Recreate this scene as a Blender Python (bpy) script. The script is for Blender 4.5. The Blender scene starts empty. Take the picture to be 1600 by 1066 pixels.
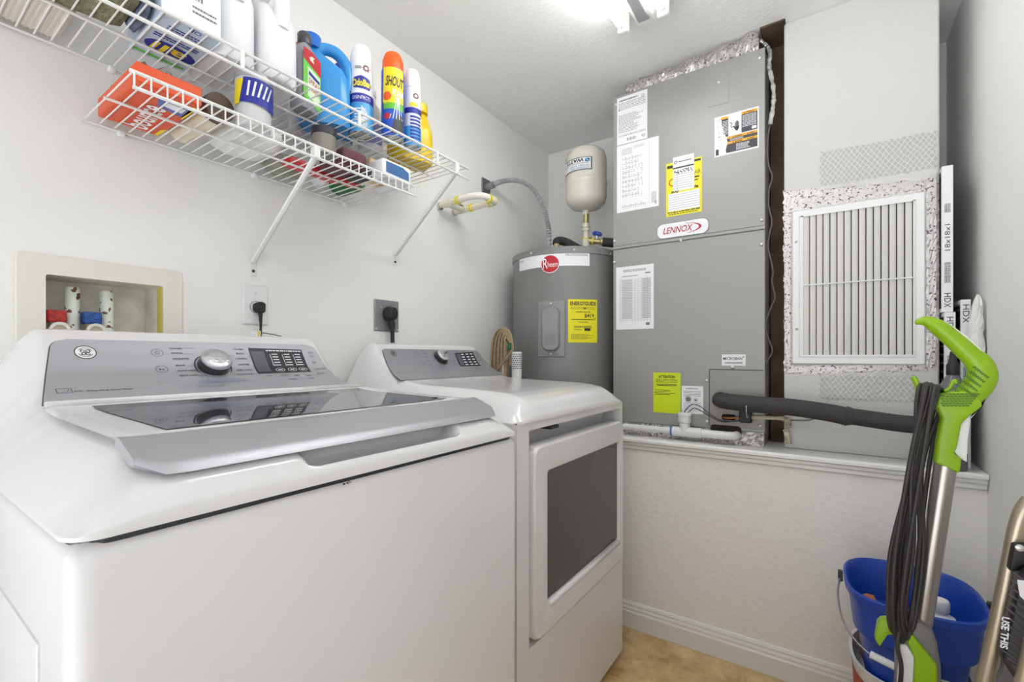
import bpy, bmesh, math, random
from mathutils import Vector, Matrix
from math import sin, cos, pi, radians, sqrt, atan2
random.seed(7)
SC = bpy.context.scene
COL = SC.collection

# ---------------------------------------------------------------- camera, world, exposure
CAMX, CAMY, CAMZ = 1.36, 0.0, 1.09
YAW, FPX, HOR = 34.5, 720.0, 557.0
cd = bpy.data.cameras.new('camera'); cam = bpy.data.objects.new('camera', cd); COL.objects.link(cam)
cam.location = (CAMX, CAMY, CAMZ); cam.rotation_euler = (pi/2, 0, radians(YAW))
cd.sensor_width = 36.0; cd.lens = FPX/1600*36; cd.shift_x = 0; cd.shift_y = (HOR-533)/1600; cd.clip_start = 0.01
SC.camera = cam
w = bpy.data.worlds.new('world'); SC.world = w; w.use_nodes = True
# world light from the open doorway; added gradient, brighter below to lift the ceiling
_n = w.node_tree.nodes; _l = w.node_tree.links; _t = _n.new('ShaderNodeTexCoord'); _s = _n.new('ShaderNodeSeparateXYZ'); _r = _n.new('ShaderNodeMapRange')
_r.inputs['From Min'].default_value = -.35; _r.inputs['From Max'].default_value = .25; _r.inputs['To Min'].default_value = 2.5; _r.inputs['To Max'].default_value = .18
_l.new(_t.outputs['Generated'], _s.inputs[0]); _l.new(_s.outputs['Z'], _r.inputs['Value']); # added bias too: brighter from the left, to lift the right wall
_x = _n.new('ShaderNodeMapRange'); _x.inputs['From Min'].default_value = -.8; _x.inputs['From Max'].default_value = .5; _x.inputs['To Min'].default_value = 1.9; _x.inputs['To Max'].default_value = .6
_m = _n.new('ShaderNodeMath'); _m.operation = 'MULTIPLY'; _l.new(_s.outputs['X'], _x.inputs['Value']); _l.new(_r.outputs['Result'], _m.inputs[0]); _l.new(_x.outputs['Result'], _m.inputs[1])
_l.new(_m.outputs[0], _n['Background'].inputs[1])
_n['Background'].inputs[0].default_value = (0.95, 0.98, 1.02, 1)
SC.view_settings.view_transform = 'Standard'; SC.view_settings.look = 'None'
SC.view_settings.exposure = 0.52; SC.view_settings.gamma = 1.0
TUBE_STRENGTH = 11.2

# ---------------------------------------------------------------- a camera ray meets a real surface (to take sizes off the photograph)
_ca, _sa = cos(radians(YAW)), sin(radians(YAW))
def ray(u, v):
    d = u-800.0
    return Vector((d*_ca-FPX*_sa, d*_sa+FPX*_ca, HOR-v))
C0 = Vector((CAMX, CAMY, CAMZ))
def on_x(u, v, x): r = ray(u, v); return C0+r*((x-CAMX)/r.x)
def on_y(u, v, y): r = ray(u, v); return C0+r*((y-CAMY)/r.y)
def on_z(u, v, z): r = ray(u, v); return C0+r*((z-CAMZ)/r.z)

# ---------------------------------------------------------------- materials
MATS = {}
def s2l(c): return tuple((x/12.92 if x <= .04045 else ((x+.055)/1.055)**2.4) for x in c)
def mat(name, rgb, rough=.5, metal=0, bump=0, scale=200, var=0, vscale=20, spec=None, alpha=1, coat=0, emit=None, trans=0, ior=None, detail=3):
    if name in MATS: return MATS[name]
    m = bpy.data.materials.new(name); m.use_nodes = True; nt = m.node_tree; b = nt.nodes['Principled BSDF']
    col = tuple(v/255 for v in rgb); lin = s2l(col)+(1,)
    b.inputs['Base Color'].default_value = lin; b.inputs['Roughness'].default_value = rough; b.inputs['Metallic'].default_value = metal
    if spec is not None: b.inputs['Specular IOR Level'].default_value = spec
    if coat: b.inputs['Coat Weight'].default_value = coat; b.inputs['Coat Roughness'].default_value = .08
    if trans: b.inputs['Transmission Weight'].default_value = trans
    if ior: b.inputs['IOR'].default_value = ior
    if alpha < 1: b.inputs['Alpha'].default_value = alpha
    if emit: b.inputs['Emission Color'].default_value = (.975, .99, 1, 1); b.inputs['Emission Strength'].default_value = emit
    tc = nt.nodes.new('ShaderNodeTexCoord')
    if bump:
        n = nt.nodes.new('ShaderNodeTexNoise'); n.inputs['Scale'].default_value = scale; n.inputs['Detail'].default_value = detail
        nt.links.new(tc.outputs['Object'], n.inputs['Vector'])
        bp = nt.nodes.new('ShaderNodeBump'); bp.inputs['Strength'].default_value = min(1, bump); bp.inputs['Distance'].default_value = .002*max(1, bump)
        nt.links.new(n.outputs['Fac'], bp.inputs['Height']); nt.links.new(bp.outputs['Normal'], b.inputs['Normal'])
    if var:
        n2 = nt.nodes.new('ShaderNodeTexNoise'); n2.inputs['Scale'].default_value = vscale; n2.inputs['Detail'].default_value = 5
        nt.links.new(tc.outputs['Object'], n2.inputs['Vector'])
        cr = nt.nodes.new('ShaderNodeValToRGB'); cr.color_ramp.elements[0].position = .3; cr.color_ramp.elements[1].position = .7
        cr.color_ramp.elements[0].color = tuple(x*(1-var) for x in lin[:3])+(1,); cr.color_ramp.elements[1].color = tuple(min(1, x*(1+var)) for x in lin[:3])+(1,)
        nt.links.new(n2.outputs['Fac'], cr.inputs['Fac']); nt.links.new(cr.outputs['Color'], b.inputs['Base Color'])
    MATS[name] = m; return m

def foil_mat(name, base, ink, inkscale=60, thr=.56, rough=.28, bump=1.5):
    """crinkled foil tape with irregular rows of purple print"""
    m = mat(name, base, rough, .75, bump, 45, detail=6); nt = m.node_tree; b = nt.nodes['Principled BSDF']
    tc = [n for n in nt.nodes if n.type == 'TEX_COORD'][0]
    v = nt.nodes.new('ShaderNodeTexNoise'); v.inputs['Scale'].default_value = inkscale; v.inputs['Detail'].default_value = 4
    nt.links.new(tc.outputs['Object'], v.inputs['Vector'])
    g = nt.nodes.new('ShaderNodeValToRGB'); g.color_ramp.interpolation = 'LINEAR'
    g.color_ramp.elements[0].position = thr; g.color_ramp.elements[1].position = thr+.04
    g.color_ramp.elements[0].color = s2l(tuple(x/255 for x in base))+(1,); g.color_ramp.elements[1].color = s2l(tuple(x/255 for x in ink))+(1,)
    nt.links.new(v.outputs['Fac'], g.inputs['Fac']); nt.links.new(g.outputs['Color'], b.inputs['Base Color'])
    return m

# ---------------------------------------------------------------- mesh building
class MB:
    def __init__(s): s.bm = bmesh.new()
    def v(s, p): return s.bm.verts.new(p)
    def f(s, vs):
        try: return s.bm.faces.new(vs)
        except ValueError: return None
    def box(s, x0, x1, y0, y1, z0, z1, bev=0, seg=2, M=None):
        t = bmesh.new()
        vs = [t.verts.new((x, y, z)) for x in (x0, x1) for y in (y0, y1) for z in (z0, z1)]
        for q in ((0,1,3,2),(4,6,7,5),(0,4,5,1),(2,3,7,6),(0,2,6,4),(1,5,7,3)): t.faces.new([vs[i] for i in q])
        bmesh.ops.recalc_face_normals(t, faces=t.faces)
        if bev: bmesh.ops.bevel(t, geom=list(t.edges), offset=bev, segments=seg, profile=.5, affect='EDGES', clamp_overlap=True)
        s.merge(t, M); return s
    def merge(s, t, M=None):
        if M is not None: bmesh.ops.transform(t, matrix=M, verts=t.verts)
        mp = {}
        for v in t.verts: mp[v] = s.bm.verts.new(v.co)
        for f in t.faces:
            try:
                nf = s.bm.faces.new([mp[v] for v in f.verts]); nf.smooth = f.smooth
            except ValueError: pass
        t.free()
    def loft(s, rings, cap0=True, cap1=True, closed=True):
        R = [[s.v(p) for p in r] for r in rings]
        for a, b in zip(R, R[1:]):
            n = len(a)
            for i in range(n if closed else n-1):
                j = (i+1) % n; s.f((a[i], a[j], b[j], b[i]))
        if cap0: s.f(list(reversed(R[0])))
        if cap1: s.f(R[-1])
        return s
    def tube(s, path, r, seg=10, caps=True, ry=None):
        """round (or oval) tube along a path; r a number or one per point; ry the second radius"""
        path = [Vector(p) for p in path]; n = len(path)
        rs = r if isinstance(r, (list, tuple)) else [r]*n
        rys = rs if ry is None else (ry if isinstance(ry, (list, tuple)) else [ry]*n)
        rings = []; prev = None
        for i, p in enumerate(path):
            t = (path[min(i+1, n-1)]-path[max(i-1, 0)]).normalized()
            if prev is None:
                ref = Vector((0, 1, 0)) if abs(t.y) < .9 else Vector((0, 0, 1))
                nx = (ref-t*ref.dot(t)).normalized()
            else: nx = (prev-t*prev.dot(t)).normalized()
            prev = nx; ny = t.cross(nx)
            rings.append([p+nx*(rys[i]*cos(2*pi*k/seg))+ny*(rs[i]*sin(2*pi*k/seg)) for k in range(seg)])
        return s.loft(rings, caps, caps)
    def cyl(s, p0, p1, r0, r1=None, seg=20):
        return s.tube([p0, p1], [r0, r0 if r1 is None else r1], seg)
    def lathe(s, prof, c=(0, 0, 0), seg=28, sx=1, sy=1, M=None):
        """profile [(r, z)] turned about z at c"""
        rings = [[Vector((c[0]+r*sx*cos(2*pi*k/seg), c[1]+r*sy*sin(2*pi*k/seg), c[2]+z)) for k in range(seg)] for r, z in prof]
        if M is not None: rings = [[M @ p for p in r] for r in rings]
        return s.loft(rings, prof[0][0] > 1e-5, prof[-1][0] > 1e-5)
    def torus(s, c, R, r, n, seg=8, rseg=28):
        n = Vector(n).normalized(); a = n.orthogonal().normalized(); b = n.cross(a); c = Vector(c)
        rings = []
        for i in range(rseg):
            d = a*cos(2*pi*i/rseg)+b*sin(2*pi*i/rseg)
            rings.append([c+d*(R+r*cos(2*pi*k/seg))+n*(r*sin(2*pi*k/seg)) for k in range(seg)])
        rings.append(rings[0]); return s.loft(rings, False, False)
    def grid(s, fn, nu, nv):
        V = [[s.v(fn(i/nu, j/nv)) for j in range(nv+1)] for i in range(nu+1)]
        for i in range(nu):
            for j in range(nv): s.f((V[i][j], V[i+1][j], V[i+1][j+1], V[i][j+1]))
        return V
    # --- decals on a surface S with S.at(a, b, h)
    def quad(s, S, ab, h=.0006, nx=1, ny=1, base=None):
        bl, br, tr, tl = [Vector((p[0], p[1])) for p in ab]
        def P(i, j, hh):
            q = (bl*(1-i)+br*i)*(1-j)+(tl*(1-i)+tr*i)*j
            return S.at(q.x, q.y, hh)
        s.grid(lambda i, j: P(i, j, h), nx, ny)
        if base is not None:
            for (i0, j0, i1, j1, n) in ((0,0,1,0,nx),(1,0,1,1,ny),(1,1,0,1,nx),(0,1,0,0,ny)):
                for k in range(n):
                    A = (i0+(i1-i0)*k/n, j0+(j1-j0)*k/n); B = (i0+(i1-i0)*(k+1)/n, j0+(j1-j0)*(k+1)/n)
                    s.f([s.v(P(*A, base)), s.v(P(*B, base)), s.v(P(*B, h)), s.v(P(*A, h))])
        return s
    def rect(s, S, a0, a1, b0, b1, h=.0006, nx=1, base=None): return s.quad(S, ((a0,b0),(a1,b0),(a1,b1),(a0,b1)), h, nx, 1, base)
    def flat(s, S, V, F, h):
        """2-D faces laid on S; on a curved surface they are cut finer so that they follow it"""
        t = bmesh.new(); vs = [t.verts.new((a, b, 0)) for a, b in V]
        for f in F:
            try: t.faces.new([vs[i] for i in f])
            except ValueError: pass
        if curved(S):
            bmesh.ops.triangulate(t, faces=t.faces)
            bmesh.ops.subdivide_edges(t, edges=t.edges, cuts=9 if len(F) < 4 else 1, use_grid_fill=True)
        mp = {v: s.v(S.at(v.co.x, v.co.y, h)) for v in t.verts}
        for f in t.faces: s.f([mp[v] for v in f.verts])
        t.free()
    def poly(s, S, pts, h=.0006, base=None):
        if base is None and curved(S): s.flat(S, pts, [tuple(range(len(pts)))], h); return s
        top = [s.v(S.at(a, b, h)) for a, b in pts]; s.f(top)
        if base is not None:
            bot = [s.v(S.at(a, b, base)) for a, b in pts]; n = len(pts)
            for i in range(n): s.f((bot[i], bot[(i+1) % n], top[(i+1) % n], top[i]))
        return s
    def disc(s, S, c, rx, ry=None, h=.0006, seg=32, base=None, rot=0):
        ry = ry or rx
        return s.poly(S, [(c[0]+rx*cos(t)*cos(rot)-ry*sin(t)*sin(rot), c[1]+rx*cos(t)*sin(rot)+ry*sin(t)*cos(rot)) for t in [2*pi*k/seg for k in range(seg)]], h, base)
    def ring(s, S, c, r1, r0, h=.0006, seg=36, ar=1, t0=0, t1=2*pi):
        P = []
        for k in range(seg+1):
            t = t0+(t1-t0)*k/seg
            P.append((s.v(S.at(c[0]+r1*cos(t), c[1]+r1*ar*sin(t), h)), s.v(S.at(c[0]+r0*cos(t), c[1]+r0*ar*sin(t), h))))
        for (a, b), (c_, d) in zip(P, P[1:]): s.f((a, c_, d, b))
        return s
    def stroke(s, S, pts, wd, h=.0006):
        for (a, b) in zip(pts, pts[1:]):
            a = Vector(a); b = Vector(b); d = b-a
            if d.length < 1e-7: continue
            n = Vector((-d.y, d.x)).normalized()*wd/2
            s.f([s.v(S.at(*p, h)) for p in (a-n, b-n, b+n, a+n)])
        return s
    def text(s, S, t, p0, p1, h=.0007, hs=None, shear=0, bold=0):
        """lettering between two points of the baseline; hs the capital height (else the font's own proportion)"""
        V, F, wd = glyphs(t, shear, bold); p0 = Vector(p0); p1 = Vector(p1); d = p1-p0; L = d.length
        ex = d/L; ey = Vector((-ex.y, ex.x)); sx = L/wd; sy = sx if hs is None else hs/.69
        W = []
        for (x, y) in V:
            q = p0+ex*(x*sx)+ey*(y*sy); W.append((q.x, q.y))
        s.flat(S, W, F, h); return s
    def greek(s, S, a0, a1, b0, b1, n, h=.0007, fill=.45, seed=1, word=.06, left=False):
        """rows of dashes where the print is too small to read"""
        rr = random.Random(seed); rows = n
        for i in range(rows):
            b = b1-(i+.5)*(b1-b0)/rows; hh = (b1-b0)/rows*fill/2; a = a0; end = a1 if not left else a0+(a1-a0)*rr.uniform(.55, 1)
            while a < end:
                L = rr.uniform(.4, 1.5)*word*(a1-a0); e = min(end, a+L)
                if e-a > .01*(a1-a0): s.rect(S, a, e, b-hh, b+hh, h)
                a = e+.018*(a1-a0)
        return s
    def build(s, name, m, parent=None, smooth=False, autosm=None, mods=None):
        me = bpy.data.meshes.new(name); bmesh.ops.recalc_face_normals(s.bm, faces=s.bm.faces)
        s.bm.to_mesh(me); s.bm.free()
        if smooth:
            me.polygons.foreach_set('use_smooth', [True]*len(me.polygons))
            if autosm: me.set_sharp_from_angle(angle=radians(autosm))
        me.materials.append(m); o = bpy.data.objects.new(name, me); COL.objects.link(o)
        if parent is not None:
            o.parent = parent; o.matrix_parent_inverse = Matrix.Translation(-world_loc(parent))
        return o
def world_loc(o):
    # things are only ever translated here, so a chain of locations and inverses is enough
    if o.parent is None: return Vector(o.location)
    return Vector((0, 0, 0)) + world_loc(o.parent) + o.matrix_parent_inverse.to_translation() + Vector(o.location)

def curved(S):
    while S is not None:
        if isinstance(S, Cyl): return True
        S = getattr(S, 'S', None) or getattr(S, 'q', None)
    return False
_gc = {}
def glyphs(t, shear=0, bold=0):
    k = (t, shear, bold)
    if k in _gc: return _gc[k]
    c = bpy.data.curves.new('lettering', 'FONT'); c.body = t; c.size = 1; c.shear = shear; c.resolution_u = 3; c.offset = bold; c.fill_mode = 'FRONT'
    o = bpy.data.objects.new('lettering', c); COL.objects.link(o)
    me = bpy.data.meshes.new_from_object(o.evaluated_get(bpy.context.evaluated_depsgraph_get()))
    V = [(v.co.x, v.co.y) for v in me.vertices]; F = [tuple(p.vertices) for p in me.polygons]
    bpy.data.objects.remove(o); bpy.data.curves.remove(c); bpy.data.meshes.remove(me)
    x0 = min(v[0] for v in V); x1 = max(v[0] for v in V); V = [(x-x0, y) for x, y in V]
    _gc[k] = (V, F, x1-x0); return _gc[k]

class Plane:
    def __init__(s, o, ex, ey, n): s.o, s.ex, s.ey, s.n = Vector(o), Vector(ex), Vector(ey), Vector(n)
    def at(s, a, b, h): return s.o+s.ex*a+s.ey*b+s.n*h
    def pix(s, u, v):
        r = ray(u, v); t = (s.o-C0).dot(s.n)/r.dot(s.n); p = C0+r*t-s.o
        return (p.dot(s.ex), p.dot(s.ey))
class Cyl:
    """a = arc length from the direction ang0 (left to right seen from outside), b = height"""
    def __init__(s, cx, cy, r, ang0=-pi/2, z0=0): s.cx, s.cy, s.r, s.a0, s.z0 = cx, cy, r, ang0, z0
    def at(s, a, b, h):
        t = s.a0+a/s.r; return Vector((s.cx+(s.r+h)*cos(t), s.cy+(s.r+h)*sin(t), s.z0+b))
    def pix(s, u, v):
        r = ray(u, v); ox, oy = CAMX-s.cx, CAMY-s.cy
        A = r.x**2+r.y**2; B = ox*r.x+oy*r.y; Cc = ox*ox+oy*oy-s.r**2; D = max(0, B*B-A*Cc)
        t = (-B-sqrt(D))/A; p = C0+r*t; an = atan2(p.y-s.cy, p.x-s.cx)-s.a0
        while an < -pi: an += 2*pi
        while an > pi: an -= 2*pi
        return (an*s.r, p.z-s.z0)
class Frame(Plane): pass
def pxq(S, *px): return [S.pix(*p) for p in px]

def tag(o, label, cat, group=None, kind=None):
    o['label'] = label; o['category'] = cat
    if group: o['group'] = group
    if kind: o['kind'] = kind
    return o
def thing(name, label, cat, loc, group=None):
    o = bpy.data.objects.new(name, None); COL.objects.link(o); o.location = loc; o.empty_display_size = .05
    return tag(o, label, cat, group)
def struct(name, mb, m, smooth=False, autosm=None):
    o = mb.build(name, m, None, smooth, autosm); o['kind'] = 'structure'; return o
def catmull(pts, n=8, closed=False):
    P = [Vector(p) for p in pts]; out = []; N = len(P)
    rng = range(N if closed else N-1)
    for i in rng:
        if closed: p0, p1, p2, p3 = P[i-1], P[i], P[(i+1) % N], P[(i+2) % N]
        else: p0, p1, p2, p3 = P[max(0, i-1)], P[i], P[i+1], P[min(N-1, i+2)]
        for k in range(n):
            t = k/n; out.append(.5*((2*p1)+(p2-p0)*t+(2*p0-5*p1+4*p2-p3)*t*t+(3*p1-p0-3*p2+p3)*t**3))
    if not closed: out.append(P[-1])
    return out
def rrect(hx, hy, r, seg=5):
    """rounded rectangle outline about the origin"""
    pts = []
    for cx, cy, a0 in ((hx-r, hy-r, 0), (-hx+r, hy-r, 90), (-hx+r, -hy+r, 180), (hx-r, -hy+r, 270)):
        for k in range(seg+1):
            a = radians(a0+90*k/seg); pts.append((cx+r*cos(a), cy+r*sin(a)))
    return pts
def rring(cx, cy, z, hx, hy, r, seg=5): return [Vector((cx+x, cy+y, z)) for x, y in rrect(hx, hy, min(r, hx*.999, hy*.999), seg)]
# ---------------------------------------------------------------- colours
M_wall = mat('wall paint', (242, 241, 238), .75, bump=.22, scale=150)
M_wall2 = mat('rough wall paint', (208, 207, 204), .7, bump=1.2, scale=55, detail=6)
M_ceil = mat('ceiling paint', (248, 248, 246), .85, bump=.9, scale=90)
M_trimw = mat('white trim paint', (236, 235, 231), .35)
M_white = mat('white enamel', (224, 222, 222), .16, coat=.3)
M_whitep = mat('white plastic', (236, 236, 235), .35)
M_silver = mat('silver panel', (172, 173, 178), .42, .35)
M_chrome = mat('chrome', (205, 205, 208), .14, 1)
M_dark = mat('dark plastic', (48, 48, 52), .35)
M_black = mat('black rubber', (36, 35, 36), .5)
M_ink = mat('black ink', (45, 45, 50), .5)
M_inkg = mat('grey ink', (120, 120, 124), .6)
M_inkl = mat('pale grey ink', (170, 170, 174), .6)
M_paper = mat('white paper', (238, 238, 240), .6)
M_wire = mat('white coated wire', (232, 231, 228), .35)
M_brown = mat('raw brown board', (92, 74, 60), .85, var=.35, vscale=14)
M_acgrey = mat('grey painted steel', (158, 157, 153), .38, .12, bump=.12, scale=900)
M_heater = mat('dark grey painted steel', (134, 133, 132), .30, .2)
M_yellow = mat('yellow label', (236, 226, 20), .45)
M_lime = mat('lime label', (205, 226, 10), .45)
M_pvc = mat('white pvc', (228, 228, 226), .35)
M_insul = mat('black foam insulation', (62, 60, 61), .8, bump=.8, scale=60)
M_cpvc = mat('cream plastic pipe', (228, 222, 200), .4)
M_glue = mat('yellow pipe cement', (232, 214, 70), .4)
M_screw = mat('screw metal', (220, 219, 215), .3, .7)
M_red = mat('red label', (196, 34, 48), .4)
M_blue = mat('royal blue plastic', (28, 72, 176), .3)

# floor: beige tiles
mf = mat('beige floor tile', (200, 170, 120), .32); nt = mf.node_tree; b = nt.nodes['Principled BSDF']
tc = nt.nodes.new('ShaderNodeTexCoord'); mp = nt.nodes.new('ShaderNodeMapping'); mp.inputs['Location'].default_value = (.10, .04, 0)
nt.links.new(tc.outputs['Object'], mp.inputs['Vector'])
bt = nt.nodes.new('ShaderNodeTexBrick'); bt.offset = 0; bt.inputs['Scale'].default_value = 1; bt.inputs['Brick Width'].default_value = .305; bt.inputs['Row Height'].default_value = .305
bt.inputs['Mortar Size'].default_value = .004; bt.inputs['Mortar'].default_value = s2l((.80, .69, .50))+(1,)
nz = nt.nodes.new('ShaderNodeTexNoise'); nz.inputs['Scale'].default_value = 11; nz.inputs['Detail'].default_value = 7; nz.inputs['Roughness'].default_value = .65
nt.links.new(tc.outputs['Object'], nz.inputs['Vector']); nt.links.new(mp.outputs['Vector'], bt.inputs['Vector'])
cr = nt.nodes.new('ShaderNodeValToRGB'); e = cr.color_ramp.elements
e[0].position = .32; e[0].color = s2l((.70, .54, .34))+(1,); e[1].position = .68; e[1].color = s2l((.91, .80, .60))+(1,)
nt.links.new(nz.outputs['Fac'], cr.inputs['Fac']); nt.links.new(cr.outputs['Color'], bt.inputs['Color1']); nt.links.new(cr.outputs['Color'], bt.inputs['Color2'])
nt.links.new(bt.outputs['Color'], b.inputs['Base Color'])

# ---------------------------------------------------------------- the setting
YB, XR, ZC, YF = 2.357, 1.725, 2.275, -.8         # back wall, right wall, ceiling, open doorway side
YK, ZL = 1.81, .764                               # knee wall front, ledge top
struct('floor', MB().box(-.1, XR+.1, YF, YB+.1, -.05, 0), mf)
struct('ceiling', MB().box(-.1, XR+.1, YF, YB+.1, ZC, ZC+.05), M_ceil)
# left wall with the hole of the washer supply box
HY0, HY1, HZ0, HZ1 = .239, .4545, 1.05, 1.267
wl = MB()
for (a, b_, c, d) in ((YF, HY0, 0, ZC), (HY1, YB, 0, ZC), (HY0, HY1, 0, HZ0), (HY0, HY1, HZ1, ZC)): wl.box(-.1, 0, a, b_, c, d)
struct('wall_left', wl, M_wall)
struct('wall_back', MB().box(-.1, XR+.1, YB, YB+.1, 0, ZC), M_wall)
struct('wall_right', MB().box(XR, XR+.1, YF, YB, 0, ZC), M_wall)
kw = MB().box(.62, XR, YK, YB, 0, ZL-.02)
struct('wall_knee', kw, mat('knee wall paint', (245, 242, 237), .7, bump=1.1, scale=55, detail=6))
# ledge cap with a small moulding under its nose
led = MB(); prof = [(YB, ZL), (YK-.022, ZL), (YK-.026, ZL-.006), (YK-.026, ZL-.014), (YK-.016, ZL-.02), (YK-.016, ZL-.028), (YK-.010, ZL-.034), (YK-.010, ZL-.044), (YK-.003, ZL-.05), (YK, ZL-.05), (YK, ZL-.02), (YB, ZL-.02)]
led.loft([[Vector((x, y, z)) for y, z in prof] for x in (.62, XR-.002)])
struct('trim_1', led, M_trimw)
def baseboard(mb, p0, p1, n):
    p0, p1, n = Vector(p0), Vector(p1), Vector(n)
    pr = [(0, 0), (.016, 0), (.016, .062), (.0125, .068), (.0125, .076), (.009, .084), (.009, .09), (.005, .099), (0, .1)]
    mb.loft([[p+n*a+Vector((0, 0, z)) for a, z in pr] for p in (p0, p1)])
bb = MB(); baseboard(bb, (.62, YK, 0), (XR, YK, 0), (0, -1, 0)); struct('baseboard_back', bb, M_trimw)
bb = MB(); baseboard(bb, (XR, YK-.016, 0), (XR, YF, 0), (-1, 0, 0)); struct('baseboard_right', bb, M_trimw)
# return-air chase to the right of the air handler
DX0, DX1, DYF = 1.229, 1.639, 1.90
struct('wall_chase', MB().box(DX0, DX1, DYF, YB, ZL, ZC, .004, 1), M_wall2)
struct('trim_2', MB().box(1.176, DX0-.001, 2.02, YB, ZL, ZC), M_brown)
M_scar = mat('bare plaster scar', (120, 110, 98), .9, var=.4, vscale=25, bump=1.5, scale=40)
struct('trim_3', MB().box(1.155, 1.234, 1.872, 2.05, ZC-.006, ZC+.002, .003), M_brown)

# ---------------------------------------------------------------- ceiling lamp: two bare tubes on a white channel
fx0, fx1, fy0, fy1 = .745, .952, .62, 1.56
lamp = thing('ceiling_light', 'white strip light with two bare fluorescent tubes on the ceiling', 'light', (.85, .95, ZC))
b_ = MB()
pr = [(fx0, ZC), (fx0-.002, ZC-.012), (fx0+.012, ZC-.016), (fx0+.06, ZC-.014), (fx0+.075, ZC-.05), (fx1-.075, ZC-.05), (fx1-.06, ZC-.014), (fx1-.012, ZC-.016), (fx1+.002, ZC-.012), (fx1, ZC)]
b_.loft([[Vector((x, y, z)) for x, z in pr] for y in (fy0, fy1)]); b_.build('housing', M_whitep, lamp)
MB().box((fx0+fx1)/2-.02, (fx0+fx1)/2+.02, fy0+.01, fy1-.03, ZC-.058, ZC-.05, .004).build('ballast_cover', mat('grey ballast cover', (150, 150, 152), .4), lamp)
M_tube = mat('lit fluorescent tube', (255, 252, 245), .4, emit=TUBE_STRENGTH)
for xx in (fx0+.036, fx1-.036):
    MB().cyl((xx, fy0+.05, ZC-.058), (xx, fy1-.075, ZC-.058), .017, seg=16).build('tube', M_tube, lamp, True, 40)
    for yy in (fy0+.02, fy1-.055):
        s_ = MB().box(xx-.019, xx+.019, yy, yy+.022, ZC-.080, ZC-.013, .006); s_.build('socket', M_whitep, lamp)
    MB().cyl((xx, fy1-.075, ZC-.058), (xx, fy1-.06, ZC-.058), .016, .012, 14).build('tube_cap', M_chrome, lamp, True, 40)
wr = MB().tube(catmull([(fx0+.05, fy1-.05, ZC-.05), (fx0+.058, fy1-.07, ZC-.062), (fx0+.062, fy1-.1, ZC-.05), (fx0+.066, fy1-.11, ZC-.04)]), .0018, 6); wr.build('wire', M_glue, lamp, True)

# ---------------------------------------------------------------- the two laundry machines
class Console:
    """the swept top of a machine: z = P(x); y across. Decals: a = y, b = arc length up the panel"""
    def __init__(s, pts, xbot, xtop):
        s.pts = pts; s.xb, s.xt = xbot, xtop
        N = 60; xs = [xbot+(xtop-xbot)*i/N for i in range(N+1)]; s.arc = [(0, xs[0])]
        for p, q in zip(xs, xs[1:]): s.arc.append((s.arc[-1][0]+sqrt((q-p)**2+(s.P(q)-s.P(p))**2), q))
        s.L = s.arc[-1][0]
    def lin(s, x):
        pt = s.pts
        if x <= pt[0][0]: return pt[0][1]
        for (a, za), (b, zb) in zip(pt, pt[1:]):
            if x <= b: return za+(zb-za)*(x-a)/(b-a)
        return pt[-1][1]
    def P(s, x, w=.010): return (s.lin(x-w)+s.lin(x-w/2)+2*s.lin(x)+s.lin(x+w/2)+s.lin(x+w))/6
    def xat(s, b):
        A = s.arc
        if b <= 0: return s.xb-b*0+(-b)*cos(.2)
        for (l0, x0), (l1, x1) in zip(A, A[1:]):
            if b <= l1: return x0+(x1-x0)*(b-l0)/(l1-l0)
        return A[-1][1]-(b-A[-1][0])*.6
    def at(s, a, b, h):
        x = s.xat(b); e = .002; dz = (s.P(x+e)-s.P(x-e))/(2*e); n = Vector((-dz, 0, 1)).normalized()
        return Vector((x, a, s.P(x)))+n*h
    def pix(s, u, v):
        r = ray(u, v); r = r/(-r.x); lo = CAMX-(s.xb+.12); hi = CAMX-s.pts[0][0]; t = lo
        while t < hi:
            p = C0+r*t
            if p.z < s.P(p.x): break
            t += .002
        p = C0+r*t; x = min(s.xb, max(s.xt-.01, p.x))
        for (l0, x0), (l1, x1) in zip(s.arc, s.arc[1:]):
            if x1 <= x <= x0+1e-9: return (p.y, l0+(l1-l0)*(x0-x)/(x0-x1))
        return (p.y, s.L if x < s.xt else 0)

def machine_top(mb, con, y0, y1, x_back, x_front, zs, w=.09, scoop=None, rc=.03, nx=120, ny=90):
    def fn(i, j):
        # denser rows near the edges
        x = x_back+(x_front-x_back)*(i*1.15 if i < .6 else .69+(i-.6)*.31/.4 if i < .75 else .80625+(i-.75)*.775) if i < 1 else x_front; jj = .5-.5*cos(pi*j); y = y0+(y1-y0)*jj
        d = min(y-y0, y1-y); q = min(1, d/w); s = q*(1.62-.62*q); 
        zz = con.P(x)
        if scoop: zz -= scoop(x, y)
        z = zs+max(0, zz-zs)*s
        # rounded front corners in plan
        cx = x_front-rc
        if x > cx:
            for cy, sg in ((y0+rc, -1), (y1-rc, 1)):
                if (y-cy)*sg > 0:
                    dx, dy = x-cx, (y-cy)*sg; m = max(dx, dy); L = sqrt(dx*dx+dy*dy)
                    if L > 1e-9: k = m/L; x = cx+dx*k; y = cy+dy*k*sg
        return Vector((x, y, z))
    V = mb.grid(fn, nx, ny)
    # underside so the cover is a closed shell
    edge = [V[i][0] for i in range(nx+1)]+[V[nx][j] for j in range(1, ny+1)]+[V[i][ny] for i in range(nx-1, -1, -1)]+[V[0][j] for j in range(ny-1, 0, -1)]
    bot = [mb.v((v.co.x, v.co.y, zs-.004)) for v in edge]; n = len(edge)
    for k in range(n): mb.f((edge[k], bot[k], bot[(k+1) % n], edge[(k+1) % n]))
    mb.f(bot)
    return V
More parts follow.
